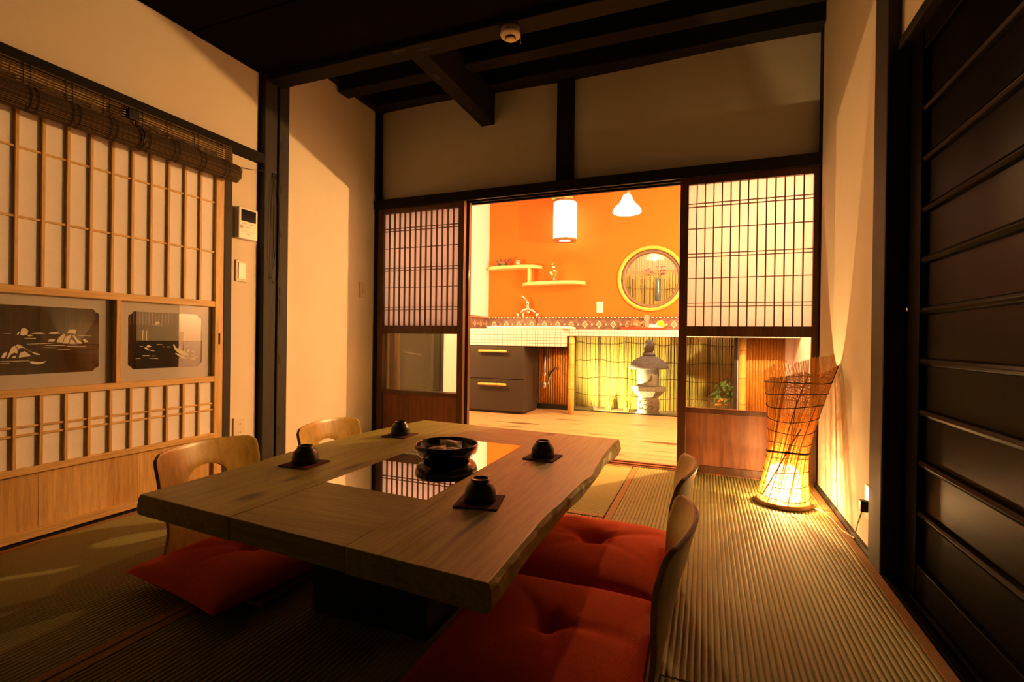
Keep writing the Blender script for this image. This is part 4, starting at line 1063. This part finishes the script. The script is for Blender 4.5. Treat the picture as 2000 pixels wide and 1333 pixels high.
# ------------------------------------------------------------------ table
TZ, TB = 0.36, 0.305
tb = thing('low_table', 'thick pale wooden low table with a glass centre', 'table', (-0.86, 1.48, 0.0))
OX, OY = -0.86, 1.48
def yfr(x): return 0.848 - 0.0724 * (x + 1.378)
def ybk(x): return 2.188 - 0.0650 * (x + 1.355)
def interp(tab, t):
    for (a, va), (b, vb) in zip(tab, tab[1:]):
        if t <= b:
            u = (t - a) / (b - a); u = u * u * (3 - 2 * u); return va + (vb - va) * u
    return tab[-1][1]
RT = [(0, -0.342), (0.12, -0.346), (0.24, -0.349), (0.37, -0.340), (0.48, -0.334), (0.55, -0.322), (0.64, -0.330), (0.78, -0.341), (0.9, -0.342), (1.0, -0.336)]
RBt = [(0, -0.338), (0.2, -0.347), (0.38, -0.346), (0.52, -0.336), (0.64, -0.337), (0.80, -0.345), (0.93, -0.326), (1.0, -0.330)]
LT = [(0, -1.378), (0.15, -1.380), (0.24, -1.381), (0.35, -1.398), (0.48, -1.407), (0.68, -1.400), (0.82, -1.378), (1.0, -1.338)]
def slab(side):
    mb = MB(); rg = []; n = 48
    for i in range(n + 1):
        t = i / n
        wv = 0.002 * math.sin(i * 1.7) + 0.0015 * math.sin(i * 3.1)
        if side == 'r':
            xs = [-0.6665, interp(RT, t), interp(RT, t) + 0.006 + wv, interp(RBt, t) + 0.004, interp(RBt, t) - 0.004, -0.6665]
        else:
            xs = [-1.0205, interp(LT, t) + 0.003, interp(LT, t) - 0.006 + wv, interp(LT, t) - 0.014, interp(LT, t) - 0.006, -1.0205]
        zs = [TZ, TZ, TZ - 0.012, TB + 0.012, TB, TB]
        row = []
        for x, z in zip(xs, zs):
            row.append((x - OX, yfr(x) + (ybk(x) - yfr(x)) * t - OY, z))
        rg.append(row if side == 'l' else row)
    mb.loft(rg)
    return mb
MBs = slab('l').build('side_plank', M['table_y'], tb, bevel=0.002)
slab('r').build('side_plank', M['table_y'], tb, bevel=0.002)
def panel(y0a, y0b, y1a, y1b):
    a, b = -1.0185 - OX, -0.6685 - OX
    mb = MB(); mb.loft([[(a, y0a - OY, TB + 0.002), (b, y0b - OY, TB + 0.002), (b, y0b - OY, TZ - 0.0008), (a, y0a - OY, TZ - 0.0008)], [(a, y1a - OY, TB + 0.002), (b, y1b - OY, TB + 0.002), (b, y1b - OY, TZ - 0.0008), (a, y1a - OY, TZ - 0.0008)]])
    return mb
panel(yfr(-1.02) + 0.001, yfr(-0.667) + 0.001, 1.132, 1.112).build('centre_panel', M['table_x'], tb, bevel=0.0015)
panel(1.838, 1.828, ybk(-1.02) - 0.001, ybk(-0.667) - 0.001).build('centre_panel', M['table_x'], tb, bevel=0.0015)
mb = MB(); a, b = -1.0185 - OX, -0.6685 - OX
mb.loft([[(a, 1.1325 - OY, TZ - 0.007), (b, 1.1125 - OY, TZ - 0.007), (b, 1.1125 - OY, TZ - 0.0008), (a, 1.1325 - OY, TZ - 0.0008)], [(a, 1.8375 - OY, TZ - 0.007), (b, 1.8275 - OY, TZ - 0.007), (b, 1.8275 - OY, TZ - 0.0008), (a, 1.8375 - OY, TZ - 0.0008)]])
mb.build('glass_panel', M['tabletop_glass'], tb)
hb = MB()
hb.box(-1.030 - OX, -0.655 - OX, 1.10 - OY, 1.85 - OY, 0.0, 0.02); hb.box(-1.030 - OX, -1.018 - OX, 1.10 - OY, 1.85 - OY, 0.02, TB); hb.box(-0.667 - OX, -0.655 - OX, 1.10 - OY, 1.85 - OY, 0.02, TB)
hb.box(-1.018 - OX, -0.667 - OX, 1.10 - OY, 1.108 - OY, 0.02, TB); hb.box(-1.018 - OX, -0.667 - OX, 1.842 - OY, 1.85 - OY, 0.02, TB)
hb.build('hearth_box', M['hearth'], tb)


def cup_mesh():
    pr = [(0.0395, 0.0), (0.0410, 0.004), (0.0412, 0.016), (0.0388, 0.030), (0.0335, 0.041), (0.0270, 0.0475), (0.0250, 0.0485), (0.0248, 0.0555), (0.0232, 0.0568), (0.0210, 0.0562), (0.0195, 0.052), (0.001, 0.0515)]
    return MB().lathe(pr, 36)
def coaster_mesh():
    mb = MB(); n = 6; s = 0.056
    for zz in (0.0, 0.003):
        for i in range(n + 1):
            for k in range(n + 1):
                x, yy = -s + 2 * s * i / n, -s + 2 * s * k / n
                mb.v.append((x + rnd.uniform(-.0007, .0007), yy + rnd.uniform(-.0007, .0007), zz + (0.0008 * (abs(i - 3) + abs(k - 3)) / 6 if zz else 0)))
    m = (n + 1) ** 2
    for i in range(n):
        for k in range(n):
            q = (i * (n + 1) + k, (i + 1) * (n + 1) + k, (i + 1) * (n + 1) + k + 1, i * (n + 1) + k + 1)
            mb.face(q[::-1]); mb.face([m + j for j in q])
    edge = [(i * (n + 1)) for i in range(n + 1)] + [n * (n + 1) + k for k in range(1, n + 1)] + [i * (n + 1) + n for i in reversed(range(n))] + [k for k in reversed(range(1, n))]
    for a_, b_ in zip(edge, edge[1:] + edge[:1]): mb.face((a_, b_, m + b_, m + a_))
    return mb
cups = [((-1.222, 1.262), R(4), 'front left', 'nearest the left front chair'), ((-1.215, 1.797), R(2), 'back left', 'nearest the left back chair'), ((-0.532, 1.672), R(-3), 'back right', 'nearest the right back edge'), ((-0.534, 1.150), R(12), 'front right', 'nearest the right front corner')]
cm, km_ = None, None
for (p, rz, pos, desc) in cups:
    if km_ is None:
        o = coaster_mesh().build('coaster', M['coaster']); km_ = o.data
        c = cup_mesh().build('teacup', M['cup'], None, True); cm = c.data
    else:
        o = place('coaster', km_); c = place('teacup', cm)
    o.location = (*p, TZ + 0.0002); o.rotation_euler = (0, 0, rz)
    c.location = (p[0], p[1] + 0.002, TZ + 0.0045); c.rotation_euler = (0, 0, rz)
    tag(o, 'dark red square coaster at the %s of the table' % pos, 'coaster', 'coasters on the table')
    tag(c, 'dark upside-down teacup %s of the table' % desc, 'teacup', 'upside-down teacups')

bw_ = thing('lacquer_bowl', 'wide black lacquer bowl on the table glass', 'bowl', (-0.840, 1.528, TZ + 0.0002))
MB().lathe([(0.070, 0.0), (0.078, 0.002), (0.094, 0.010), (0.104, 0.021), (0.1090, 0.036), (0.1100, 0.048), (0.1095, 0.0525), (0.106, 0.053), (0.104, 0.050)], 56, cap=(True, False)).build('body', M['lacquer'], bw_, True)
MB().lathe([(0.001, 0.010), (0.068, 0.0105), (0.092, 0.018), (0.102, 0.036), (0.1045, 0.0515)], 56, cap=(False, False)).build('inside', M['lacquer_in'], bw_, True)
def sachet(label, m, x, yy, z, rz, tx, ty, s=0.03):
    mb = MB(); n = 6; nm = (n + 1) ** 2
    for sd in (1, -1):
        for i in range(n + 1):
            for k in range(n + 1):
                u, v = 2 * i / n - 1, 2 * k / n - 1
                mb.v.append((u * s * 1.25, v * s, sd * (0.0006 + 0.009 * (1 - u * u) * (1 - v * v)) + 0.0012 * math.sin(5 * u + 3 * v)))
    for i in range(n):
        for k in range(n):
            q = (i * (n + 1) + k, (i + 1) * (n + 1) + k, (i + 1) * (n + 1) + k + 1, i * (n + 1) + k + 1)
            mb.face(q); mb.face([nm + j for j in q[::-1]])
    o = mb.build('sweet_packet', m, None, True)
    o.location = (-0.840 + x, 1.528 + yy, TZ + z); o.rotation_euler = (tx, ty, rz)
    return tag(o, label, 'packet', 'packets in the bowl')
sachet('cream wrapped packet at the front of the lacquer bowl', M['wrap2'], -0.020, -0.035, 0.034, R(25), R(14), R(-8), 0.026)
sachet('clear cellophane packet standing at the back of the lacquer bowl', M['wrap'], 0.004, 0.022, 0.038, R(30), R(28), R(6), 0.032)
sachet('greenish cellophane packet at the right of the lacquer bowl', M['wrap'], 0.054, -0.022, 0.034, R(-20), R(-10), R(12), 0.026)

# ------------------------------------------------------------------ floor chairs and cushions
def chair_sheet():
    """one bent plywood sheet; local +x is the direction behind the sitter, z up, y across"""
    prof = []   # (x, z)
    for i in range(9): prof.append((-0.40 + 0.34 * i / 8, 0.012))
    for i in range(1, 9):
        a = R(80) * i / 8; prof.append((-0.06 + 0.075 * math.sin(a), 0.012 + 0.075 * (1 - math.cos(a))))
    x0, z0 = prof[-1]
    for i in range(1, 25):
        t = i / 24; prof.append((x0 + 0.052 * t + 0.022 * t * t, z0 + 0.320 * t))
    nv = len(prof); nu = 40
    def halfw(i):
        z = prof[i][1]
        if i <= 8: return 0.195 - 0.02 * (1 - i / 8) ** 2
        t = (z - 0.012) / 0.385
        w_ = 0.195 - 0.035 * math.sin(PI * min(1, max(0, t / 0.75)))
        if t > 0.75: w_ = 0.195 - 0.0 * t
        return w_
    P = []
    for i, (x, z) in enumerate(prof):
        t = max(0, (z - 0.05) / 0.35)
        hw = halfw(i)
        # smooth flare
        s = max(0.0, min(1.0, (z - 0.012) / 0.385))
        hw = 0.195 - 0.030 * math.exp(-((s - 0.38) / 0.22) ** 2)
        if i == nv - 1: pass
        # rounded top corners
        row = []
        for k in range(nu + 1):
            u = -1 + 2 * k / nu
            rz_ = 0.0
            top = prof[-1][1]
            d = top - z
            rc = 0.024
            lim = hw
            if d < rc: lim = hw - rc + math.sqrt(max(0, rc * rc - (rc - d) ** 2))
            yy = u * lim
            bend = 0.046 * (yy / 0.195) ** 2 * min(1, t * 1.3)
            arch = 0.012 * (1 - (yy / 0.195) ** 2) * (s ** 3)
            row.append((x - bend, yy, z + arch))
        P.append(row)
    # hole: half-moon slot in the back
    hz, hy, ry, rz2 = 0.285, 0.0, 0.074, 0.040
    def inside(p): return ((p[1] - hy) / ry) ** 2 + ((p[2] - hz) / (rz2 if p[2] > hz else rz2 * 0.85)) ** 2
    mb = MB(); idx = {}
    for i in range(nv):
        for k in range(nu + 1):
            idx[i, k] = len(mb.v); mb.v.append(P[i][k])
    keep = {}
    for i in range(nv - 1):
        for k in range(nu):
            c = [P[i][k], P[i + 1][k], P[i + 1][k + 1], P[i][k + 1]]
            cen = tuple(sum(q[j] for q in c) / 4 for j in range(3))
            keep[i, k] = not (cen[2] > 0.2 and inside(cen) < 1)
    for i in range(nv):
        for k in range(nu + 1):
            adj = [keep[a, b] for a in (i - 1, i) for b in (k - 1, k) if (a, b) in keep]
            if adj and not all(adj) and any(adj):
                p = P[i][k]; f = math.sqrt(inside(p))
                if f > 1e-6:
                    ny = hy + (p[1] - hy) / f; nz = hz + (p[2] - hz) / f
                    tt = max(0, min(1, (nz - z0) / 0.32)); s2 = (nz - 0.05) / 0.35
                    nx = x0 + 0.052 * tt + 0.022 * tt * tt - 0.046 * (ny / 0.195) ** 2 * min(1, s2 * 1.3)
                    mb.v[idx[i, k]] = (nx, ny, nz)
    for i in range(nv - 1):
        for k in range(nu):
            if keep[i, k]: mb.face((idx[i, k], idx[i, k + 1], idx[i + 1, k + 1], idx[i + 1, k]))
    return mb
ch = thing('floor_chair', 'x', 'floor chair', (0, 0, 0), 0, 'bent plywood floor chairs')
sheet = chair_sheet().build('bent_shell', [M['ply'], M['ply_edge']], ch, True)
so = sheet.modifiers.new('solid', 'SOLIDIFY'); so.thickness = 0.011; so.offset = 0.0; so.use_rim = True; so.material_offset_rim = 1
bv = sheet.modifiers.new('bevel', 'BEVEL'); bv.width = 0.0015; bv.segments = 2; bv.angle_limit = R(50)
for sy_ in (-0.15, 0.15): MB().box(-0.39, -0.05, sy_ - 0.02, sy_ + 0.02, 0.0, 0.0065).build('glide_strip', M['ply_edge'], ch)
XB = 0.104   # back top x in local space
ch.location = (0.004 - XB, 1.125, 0.001); ch['label'] = 'plywood floor chair nearest the camera on the right of the table'
copy_thing(ch, (-0.002 - XB, 1.615, 0.001), R(1), 'plywood floor chair farther back on the right of the table')
copy_thing(ch, (-1.675 + XB, 1.225, 0.001), R(182), 'plywood floor chair at the left front, below the switch')
copy_thing(ch, (-1.610 + XB, 1.745, 0.001), R(181), 'plywood floor chair at the left back, brightly lit by the kitchen')


def cushion(label, x, yy, z, sx, sy, rz, seed):
    root = thing('floor_cushion', label, 'cushion', (x, yy, z), rz, 'red floor cushions')
    n = 44; mb = MB(); r_ = random.Random(seed); T = 0.052
    fold = [(r_.uniform(0, 2 * PI), r_.uniform(0.008, 0.014)) for _ in range(7)]
    nm = (n + 1) ** 2
    for sd in (1, -1):
        for i in range(n + 1):
            for k in range(n + 1):
                u, v = 2 * i / n - 1, 2 * k / n - 1
                px = sx / 2 * u * (1 - 0.035 * (1 - v * v)); py = sy / 2 * v * (1 - 0.035 * (1 - u * u))
                h = T * (max(0, (1 - abs(u) ** 3.2)) * max(0, (1 - abs(v) ** 3.2))) ** 0.48
                rr2 = math.hypot(u, v); an_ = math.atan2(v, u)
                if sd > 0:
                    h -= 0.030 * math.exp(-(rr2 / 0.16) ** 2)
                    for (fa_, am) in fold:
                        da = (an_ - fa_ + PI) % (2 * PI) - PI
                        h -= am * math.exp(-(da * max(rr2, .05) / 0.075) ** 2) * math.exp(-rr2 / 0.45) * min(1, rr2 / 0.1) * (1 if h > 0 else 0)
                    h += 0.0025 * math.sin(6 * u + seed) * math.sin(5 * v + 2 * seed) * (1 - u * u) * (1 - v * v)
                mb.v.append((px, py, 0.034 + (h if sd > 0 else -min(h * 0.66, 0.0335))))
    for i in range(n):
        for k in range(n):
            q = (i * (n + 1) + k, (i + 1) * (n + 1) + k, (i + 1) * (n + 1) + k + 1, i * (n + 1) + k + 1)
            mb.face(q); mb.face([nm + j for j in q[::-1]])
    mb.build('cover', M['cushion'], root, True)
    tf = MB()
    for a in range(6): tf.tube([(0, 0, 0.054), (0.012 * math.cos(a), 0.012 * math.sin(a), 0.061), (0.016 * math.cos(a * 1.05), 0.016 * math.sin(a * 1.05), 0.057)], 0.0012, 5)
    tf.build('tuft_thread', M['cushion'], root)
    return root
cushion('red tufted floor cushion on the right chair nearest the camera', -0.352, 1.145, 0.019, 0.49, 0.535, R(1), 3)
cushion('orange-red tufted floor cushion on the right chair farther back', -0.352, 1.690, 0.019, 0.49, 0.535, R(-1), 11)
cushion('dark red floor cushion under the left front of the table', -1.375, 1.205, 0.019, 0.47, 0.54, R(-8), 5)

# ------------------------------------------------------------------ basket floor lamp
la = thing('basket_lamp', 'tall flared basket lamp of bamboo splints in the corner', 'floor lamp', (0.348, 2.70, 0.0))
def axis_c(z): return (0.012 + 0.065 * (z / 0.68) ** 1.2 if z > 0 else 0.012, 0.0)
def rad(z):
    t = z / 0.70
    if t < 0.40: return 0.118 - 0.030 * math.sin(PI / 2 * t / 0.40)
    u = (t - 0.40) / 0.60
    return 0.088 + 0.074 * u ** 1.25
TW_ = R(55)
def bpt(ang, z, dr=0.0):
    c = axis_c(z); r = rad(z) + dr
    return (c[0] + r * math.cos(ang), c[1] + r * math.sin(ang) * 0.92, z)
def rim(ang): return 0.665 + 0.052 * math.cos(ang - R(40)) + 0.014 * math.sin(3 * ang + 0.7) + 0.006 * math.sin(7 * ang)
mb = MB(); NS = 172
for i in range(NS):
    a0 = 2 * PI * i / NS + rnd.uniform(-0.004, 0.004)
    zt = rim(a0 + TW_) + rnd.uniform(-0.004, 0.004); m = 12
    q = len(mb.v)
    lw_ = rnd.uniform(0.0009, 0.0016)
    for j in range(m + 1):
        z = 0.012 + (zt - 0.012) * j / m
        g = a0 + TW_ * (z / 0.70)
        p = Vector(bpt(g, z)); t = Vector((-math.sin(g), math.cos(g), 0)) * lw_ * (0.8 + 0.5 * rad(z) / 0.12); n_ = Vector((math.cos(g), math.sin(g), 0)) * 0.0006
        mb.v += [tuple(p - t), tuple(p + n_), tuple(p + t), tuple(p - n_)]
    for j in range(m):
        for e in range(4): mb.face((q + 4 * j + e, q + 4 * j + (e + 1) % 4, q + 4 * j + 4 + (e + 1) % 4, q + 4 * j + 4 + e))
o = mb.build('splint_weave', M['straw'], la); o['kind'] = 'stuff'
for z, r, a0, a1 in ((0.045, .0012, 0, 360), (0.105, .0011, 0, 360), (0.17, .0011, 0, 360), (0.235, .0011, 0, 360), (0.262, .0034, 150, 372), (0.305, .0012, 0, 360), (0.36, .0014, 0, 360), (0.42, .0014, 0, 360), (0.485, .0016, 0, 360), (0.545, .0016, 0, 360), (0.60, .0016, 10, 350)):
    n = 44; pts = []
    for i in range(n + 1):
        g = R(a0 + (a1 - a0) * i / n)
        zz = z + 0.006 * math.sin(g * 2 + z * 20) + 0.012 * (z / 0.65) * math.cos(g - R(40))
        pts.append(bpt(g, zz, 0.002))
    MB().tube(pts, r * 1.45, 5).build('binding_twine', M['twine'], la, True)
MB().tube([bpt(R(-95), z, 0.003) for z in (0.33, 0.40, 0.47, 0.545)], 0.0012, 5).build('upright_tie', M['twine'], la)
MB().tube([bpt(R(-150 + 75 * t), 0.05 + 0.33 * t, 0.001) for t in [i / 10 for i in range(11)]], 0.0028, 6).build('leaning_splint', M['bamboo_o'], la, True)
MB().tube([bpt(R(-25), z, 0.002) for z in (0.60, 0.63, 0.655, 0.675)], 0.0016, 5).build('upright_tie', M['twine'], la)
MB().lathe([(0.100, 0.0), (0.122, 0.002), (0.122, 0.012), (0.112, 0.022), (0.098, 0.022), (0.100, 0.0)], 40, (0.012, 0, 0), sy=0.92, cap=(False, False)).build('base_ring', M['bamboo_node'], la, True)
MB().lathe([(0.001, 0.002), (0.101, 0.002), (0.101, 0.010), (0.001, 0.010)], 32, (0.012, 0, 0), sy=0.92).build('base_plate', M['fit'], la, True)
MB().lathe([(0.018, 0.010), (0.020, 0.012), (0.018, 0.05)], 16, (0.014, 0, 0)).build('socket', M['white_plastic'], la, True)
MB().lathe([(0.055, 0.022), (0.074, 0.03), (0.070, 0.14), (0.060, 0.175), (0.030, 0.190)], 28, (0.014, 0, 0)).build('added_glow_shell', M['floor_bulb'], la, True)  # glowing shell added to imitate the white glare around the bulb
light('basket_light', la, (0.014, 0, 0.092), POWER['floor_lamp'], (1.0, 0.58, 0.20), 0.010)
cdp = [(0.13, -0.02, 0.006), (0.17, -0.06, 0.004), (0.185, -0.16, 0.004), (0.192, -0.30, 0.006), (0.205, -0.42, 0.02), (0.205, -0.46, 0.09), (0.212, -0.485, 0.147)]
MB().tube(cdp, 0.0022, 6).build('cord', M['tan_plastic'], la, True)

# ------------------------------------------------------------------ fittings on walls and beams
sd = thing('smoke_detector', 'round cream smoke detector under the long black beam', 'smoke detector', (-0.868, 2.145, 2.235))
MB().lathe([(0.046, 0.0), (0.0465, -0.020), (0.046, -0.024)], 36).build('base_plate', M['tan_plastic'], sd, True)
MB().lathe([(0.0475, -0.020), (0.0485, -0.026), (0.046, -0.034), (0.026, -0.040), (0.025, -0.040)], 36).build('cover', M['tan_plastic'], sd, True)
MB().lathe([(0.0225, -0.036), (0.0225, -0.050), (0.021, -0.052), (0.001, -0.053)], 28).build('sensor_cap', M['tan_plastic'], sd, True)
MB().lathe([(0.0245, -0.039), (0.0255, -0.046), (0.0225, -0.046)], 28).build('vent_ring', M['black_plastic'], sd, True)
MB().tube([(0.047, -0.004, -0.012), (0.052, -0.004, -0.03), (0.052, -0.004, -0.075)], 0.0016, 6).build('pull_cord', M['steel'], sd, True)
MB().ball((0.052, -0.004, -0.078), 0.0035, 8).build('pull_bead', M['white_plastic'], sd, True)

ic = thing('intercom', 'white intercom with a dark screen on the left wall', 'intercom', (XL - 0.012, 1.985, 1.308))
MB().box(0.0, 0.034, -0.060, 0.060, 0.0, 0.170).build('casing', M['white_plastic'], ic, bevel=0.004)
MB().box(0.033, 0.0352, -0.045, 0.047, 0.096, 0.158).build('screen', M['screen'], ic)
for (a, b, z0, z1) in ((-0.052, -0.034, 0.056, 0.072), (-0.012, 0.014, 0.062, 0.066), (-0.012, 0.010, 0.026, 0.031), (-0.058, 0.058, 0.0405, 0.042), (-0.036, -0.018, 0.080, 0.084), (0.0, 0.030, 0.080, 0.083)):
    MB().box(0.034, 0.0346, a, b, z0, z1).build('button_mark', M['grey_mark'], ic)
ls = thing('light_switch', 'cream rocker light switch below the intercom', 'switch', (XL - 0.012, 1.968, 1.075))
MB().box(0.0, 0.008, -0.036, 0.036, 0.0, 0.118).build('plate', M['tan_plastic'], ls, bevel=0.004)
MB().box(0.008, 0.012, -0.022, 0.022, 0.014, 0.104).build('rocker', M['white_plastic'], ls, bevel=0.0015)
lo_ = thing('wall_outlet', 'cream wall outlet low on the left wall behind the chair', 'outlet', (XL - 0.012, 1.965, 0.215))
MB().box(0.0, 0.008, -0.036, 0.036, 0.0, 0.118).build('plate', M['tan_plastic'], lo_, bevel=0.004)
for z in (0.036, 0.082):
    for s in (-1, 1):
        MB().box(0.0078, 0.0086, s * 0.0065 - 0.001, s * 0.0065 + 0.001, z - 0.0045, z + 0.0045).build('slot', M['black_plastic'], lo_)
fs = thing('blank_switch_plate', 'plaster-coloured switch plate in the far left corner', 'switch', (XL - 0.012, 3.0, 1.075))
MB().box(0.0, 0.008, -0.036, 0.036, 0.0, 0.118).build('plate', M['tan_plastic'], fs, bevel=0.003)
MB().box(0.008, 0.011, -0.010, 0.010, 0.03, 0.09).build('rocker', M['tan_plastic'], fs, bevel=0.001)
ro = thing('corner_outlet', 'outlet with a black plug low on the right wall', 'outlet', (XR, 2.205, 0.120))
MB().box(-0.006, 0.0, -0.034, 0.034, 0.0, 0.13).build('plate', M['white_plastic'], ro, bevel=0.003)
MB().box(-0.030, -0.006, -0.014, 0.014, 0.030, 0.072).build('plug', M['black_plastic'], ro, bevel=0.003)

# rolled bamboo blind
bl = thing('bamboo_blind', 'rolled-up brown bamboo blind above the pale paper screen', 'blind', (-2.310, 0.0, 1.66))
BY0, BY1 = 0.10, 1.868
mb = MB()
for i in range(11):
    z = 0.098 - i * 0.0105
    mb.tube([(0.0 + rnd.uniform(-.0006, .0006), BY0, z), (0.0, BY1 - 0.012, z)], 0.0034, 5)
o = mb.build('hanging_slats', M['blind'], bl); o['kind'] = 'stuff'
mb = MB()
for ring_i, (rr3, n) in enumerate(((0.043, 34), (0.036, 30), (0.029, 25), (0.020, 17), (0.011, 9))):
    for k in range(n):
        g = 2 * PI * k / n + ring_i
        e = rnd.uniform(-0.006, 0.006)
        mb.tube([(0.022 + rr3 * 0.85 * math.cos(g), BY0, -0.036 + rr3 * math.sin(g)), (0.022 + rr3 * 0.85 * math.cos(g), BY1 + e, -0.036 + rr3 * math.sin(g))], 0.0032, 5, rnd.randrange(2))
o = mb.build('rolled_slats', [M['blind'], M['blind_d']], bl); o['kind'] = 'stuff'
yy = 1.80; k = 0
while yy > 0.2:
    for d in (0, 0.022):
        pts = [(0.005, yy - d, 0.100), (0.006, yy - d, 0.03)] + [(0.022 + 0.042 * math.cos(R(110 - 200 * i / 14)), yy - d, -0.036 + 0.048 * math.sin(R(110 - 200 * i / 14))) for i in range(15)]
        MB().tube(pts, 0.0013, 5).build('weft_cord', M['twine'], bl)
    yy -= 0.128; k += 1
for yc in (1.372, 0.62):
    MB().box(0.0, 0.022, yc - 0.022, yc + 0.022, 0.040, 0.085).build('pulley', M['black_plastic'], bl, bevel=0.004)
    pts = [(0.014, yc + 0.012, 0.05)] + [(0.022 + 0.047 * math.cos(R(110 - 230 * i / 14)), yc + 0.014, -0.036 + 0.053 * math.sin(R(110 - 230 * i / 14))) for i in range(15)]
    MB().tube(pts, 0.0028, 6).build('lifting_cord', M['black_plastic'], bl, True)
MB().tube([(0.016, 1.372, 0.062), (0.030, 1.5, 0.030), (0.020, 1.70, 0.012), (0.0, 1.86, 0.010), (-0.022, 2.0, 0.034), (-0.018, 2.06, 0.048), (-0.016, 2.105, 0.054)], 0.0016, 6).build('pull_cord', M['twine'], bl)
bc = thing('cord_bundle', 'thin dark cords hanging from a hook on the twin posts', 'cord', (-2.329, 2.135, 1.12))
MB().tube([(-0.006, 0.012, 0.60), (0.010, 0.012, 0.60), (0.012, 0.012, 0.612)], 0.0022, 6).build('hook', M['steel'], bc, True)
for q in ([(0.008, 0.010, 0.60), (0.004, -0.012, 0.45), (0.003, -0.018, 0.2), (0.003, -0.014, 0.02), (0.003, 0.010, -0.035), (0.003, 0.035, -0.03), (0.003, 0.048, 0.03), (0.003, 0.052, 0.40), (0.008, 0.014, 0.60)],
          [(0.008, 0.010, 0.60), (0.003, 0.004, 0.40), (0.003, 0.006, 0.18), (0.003, 0.014, 0.10), (0.003, 0.022, 0.18), (0.003, 0.020, 0.42), (0.008, 0.014, 0.60)],
          [(0.008, 0.012, 0.60), (0.003, 0.028, 0.40), (0.003, 0.026, 0.15), (0.003, 0.012, 0.09), (0.003, -0.01, -0.01)]):
    MB().tube(q, 0.0013, 5).build('cord', M['twine'], bc)
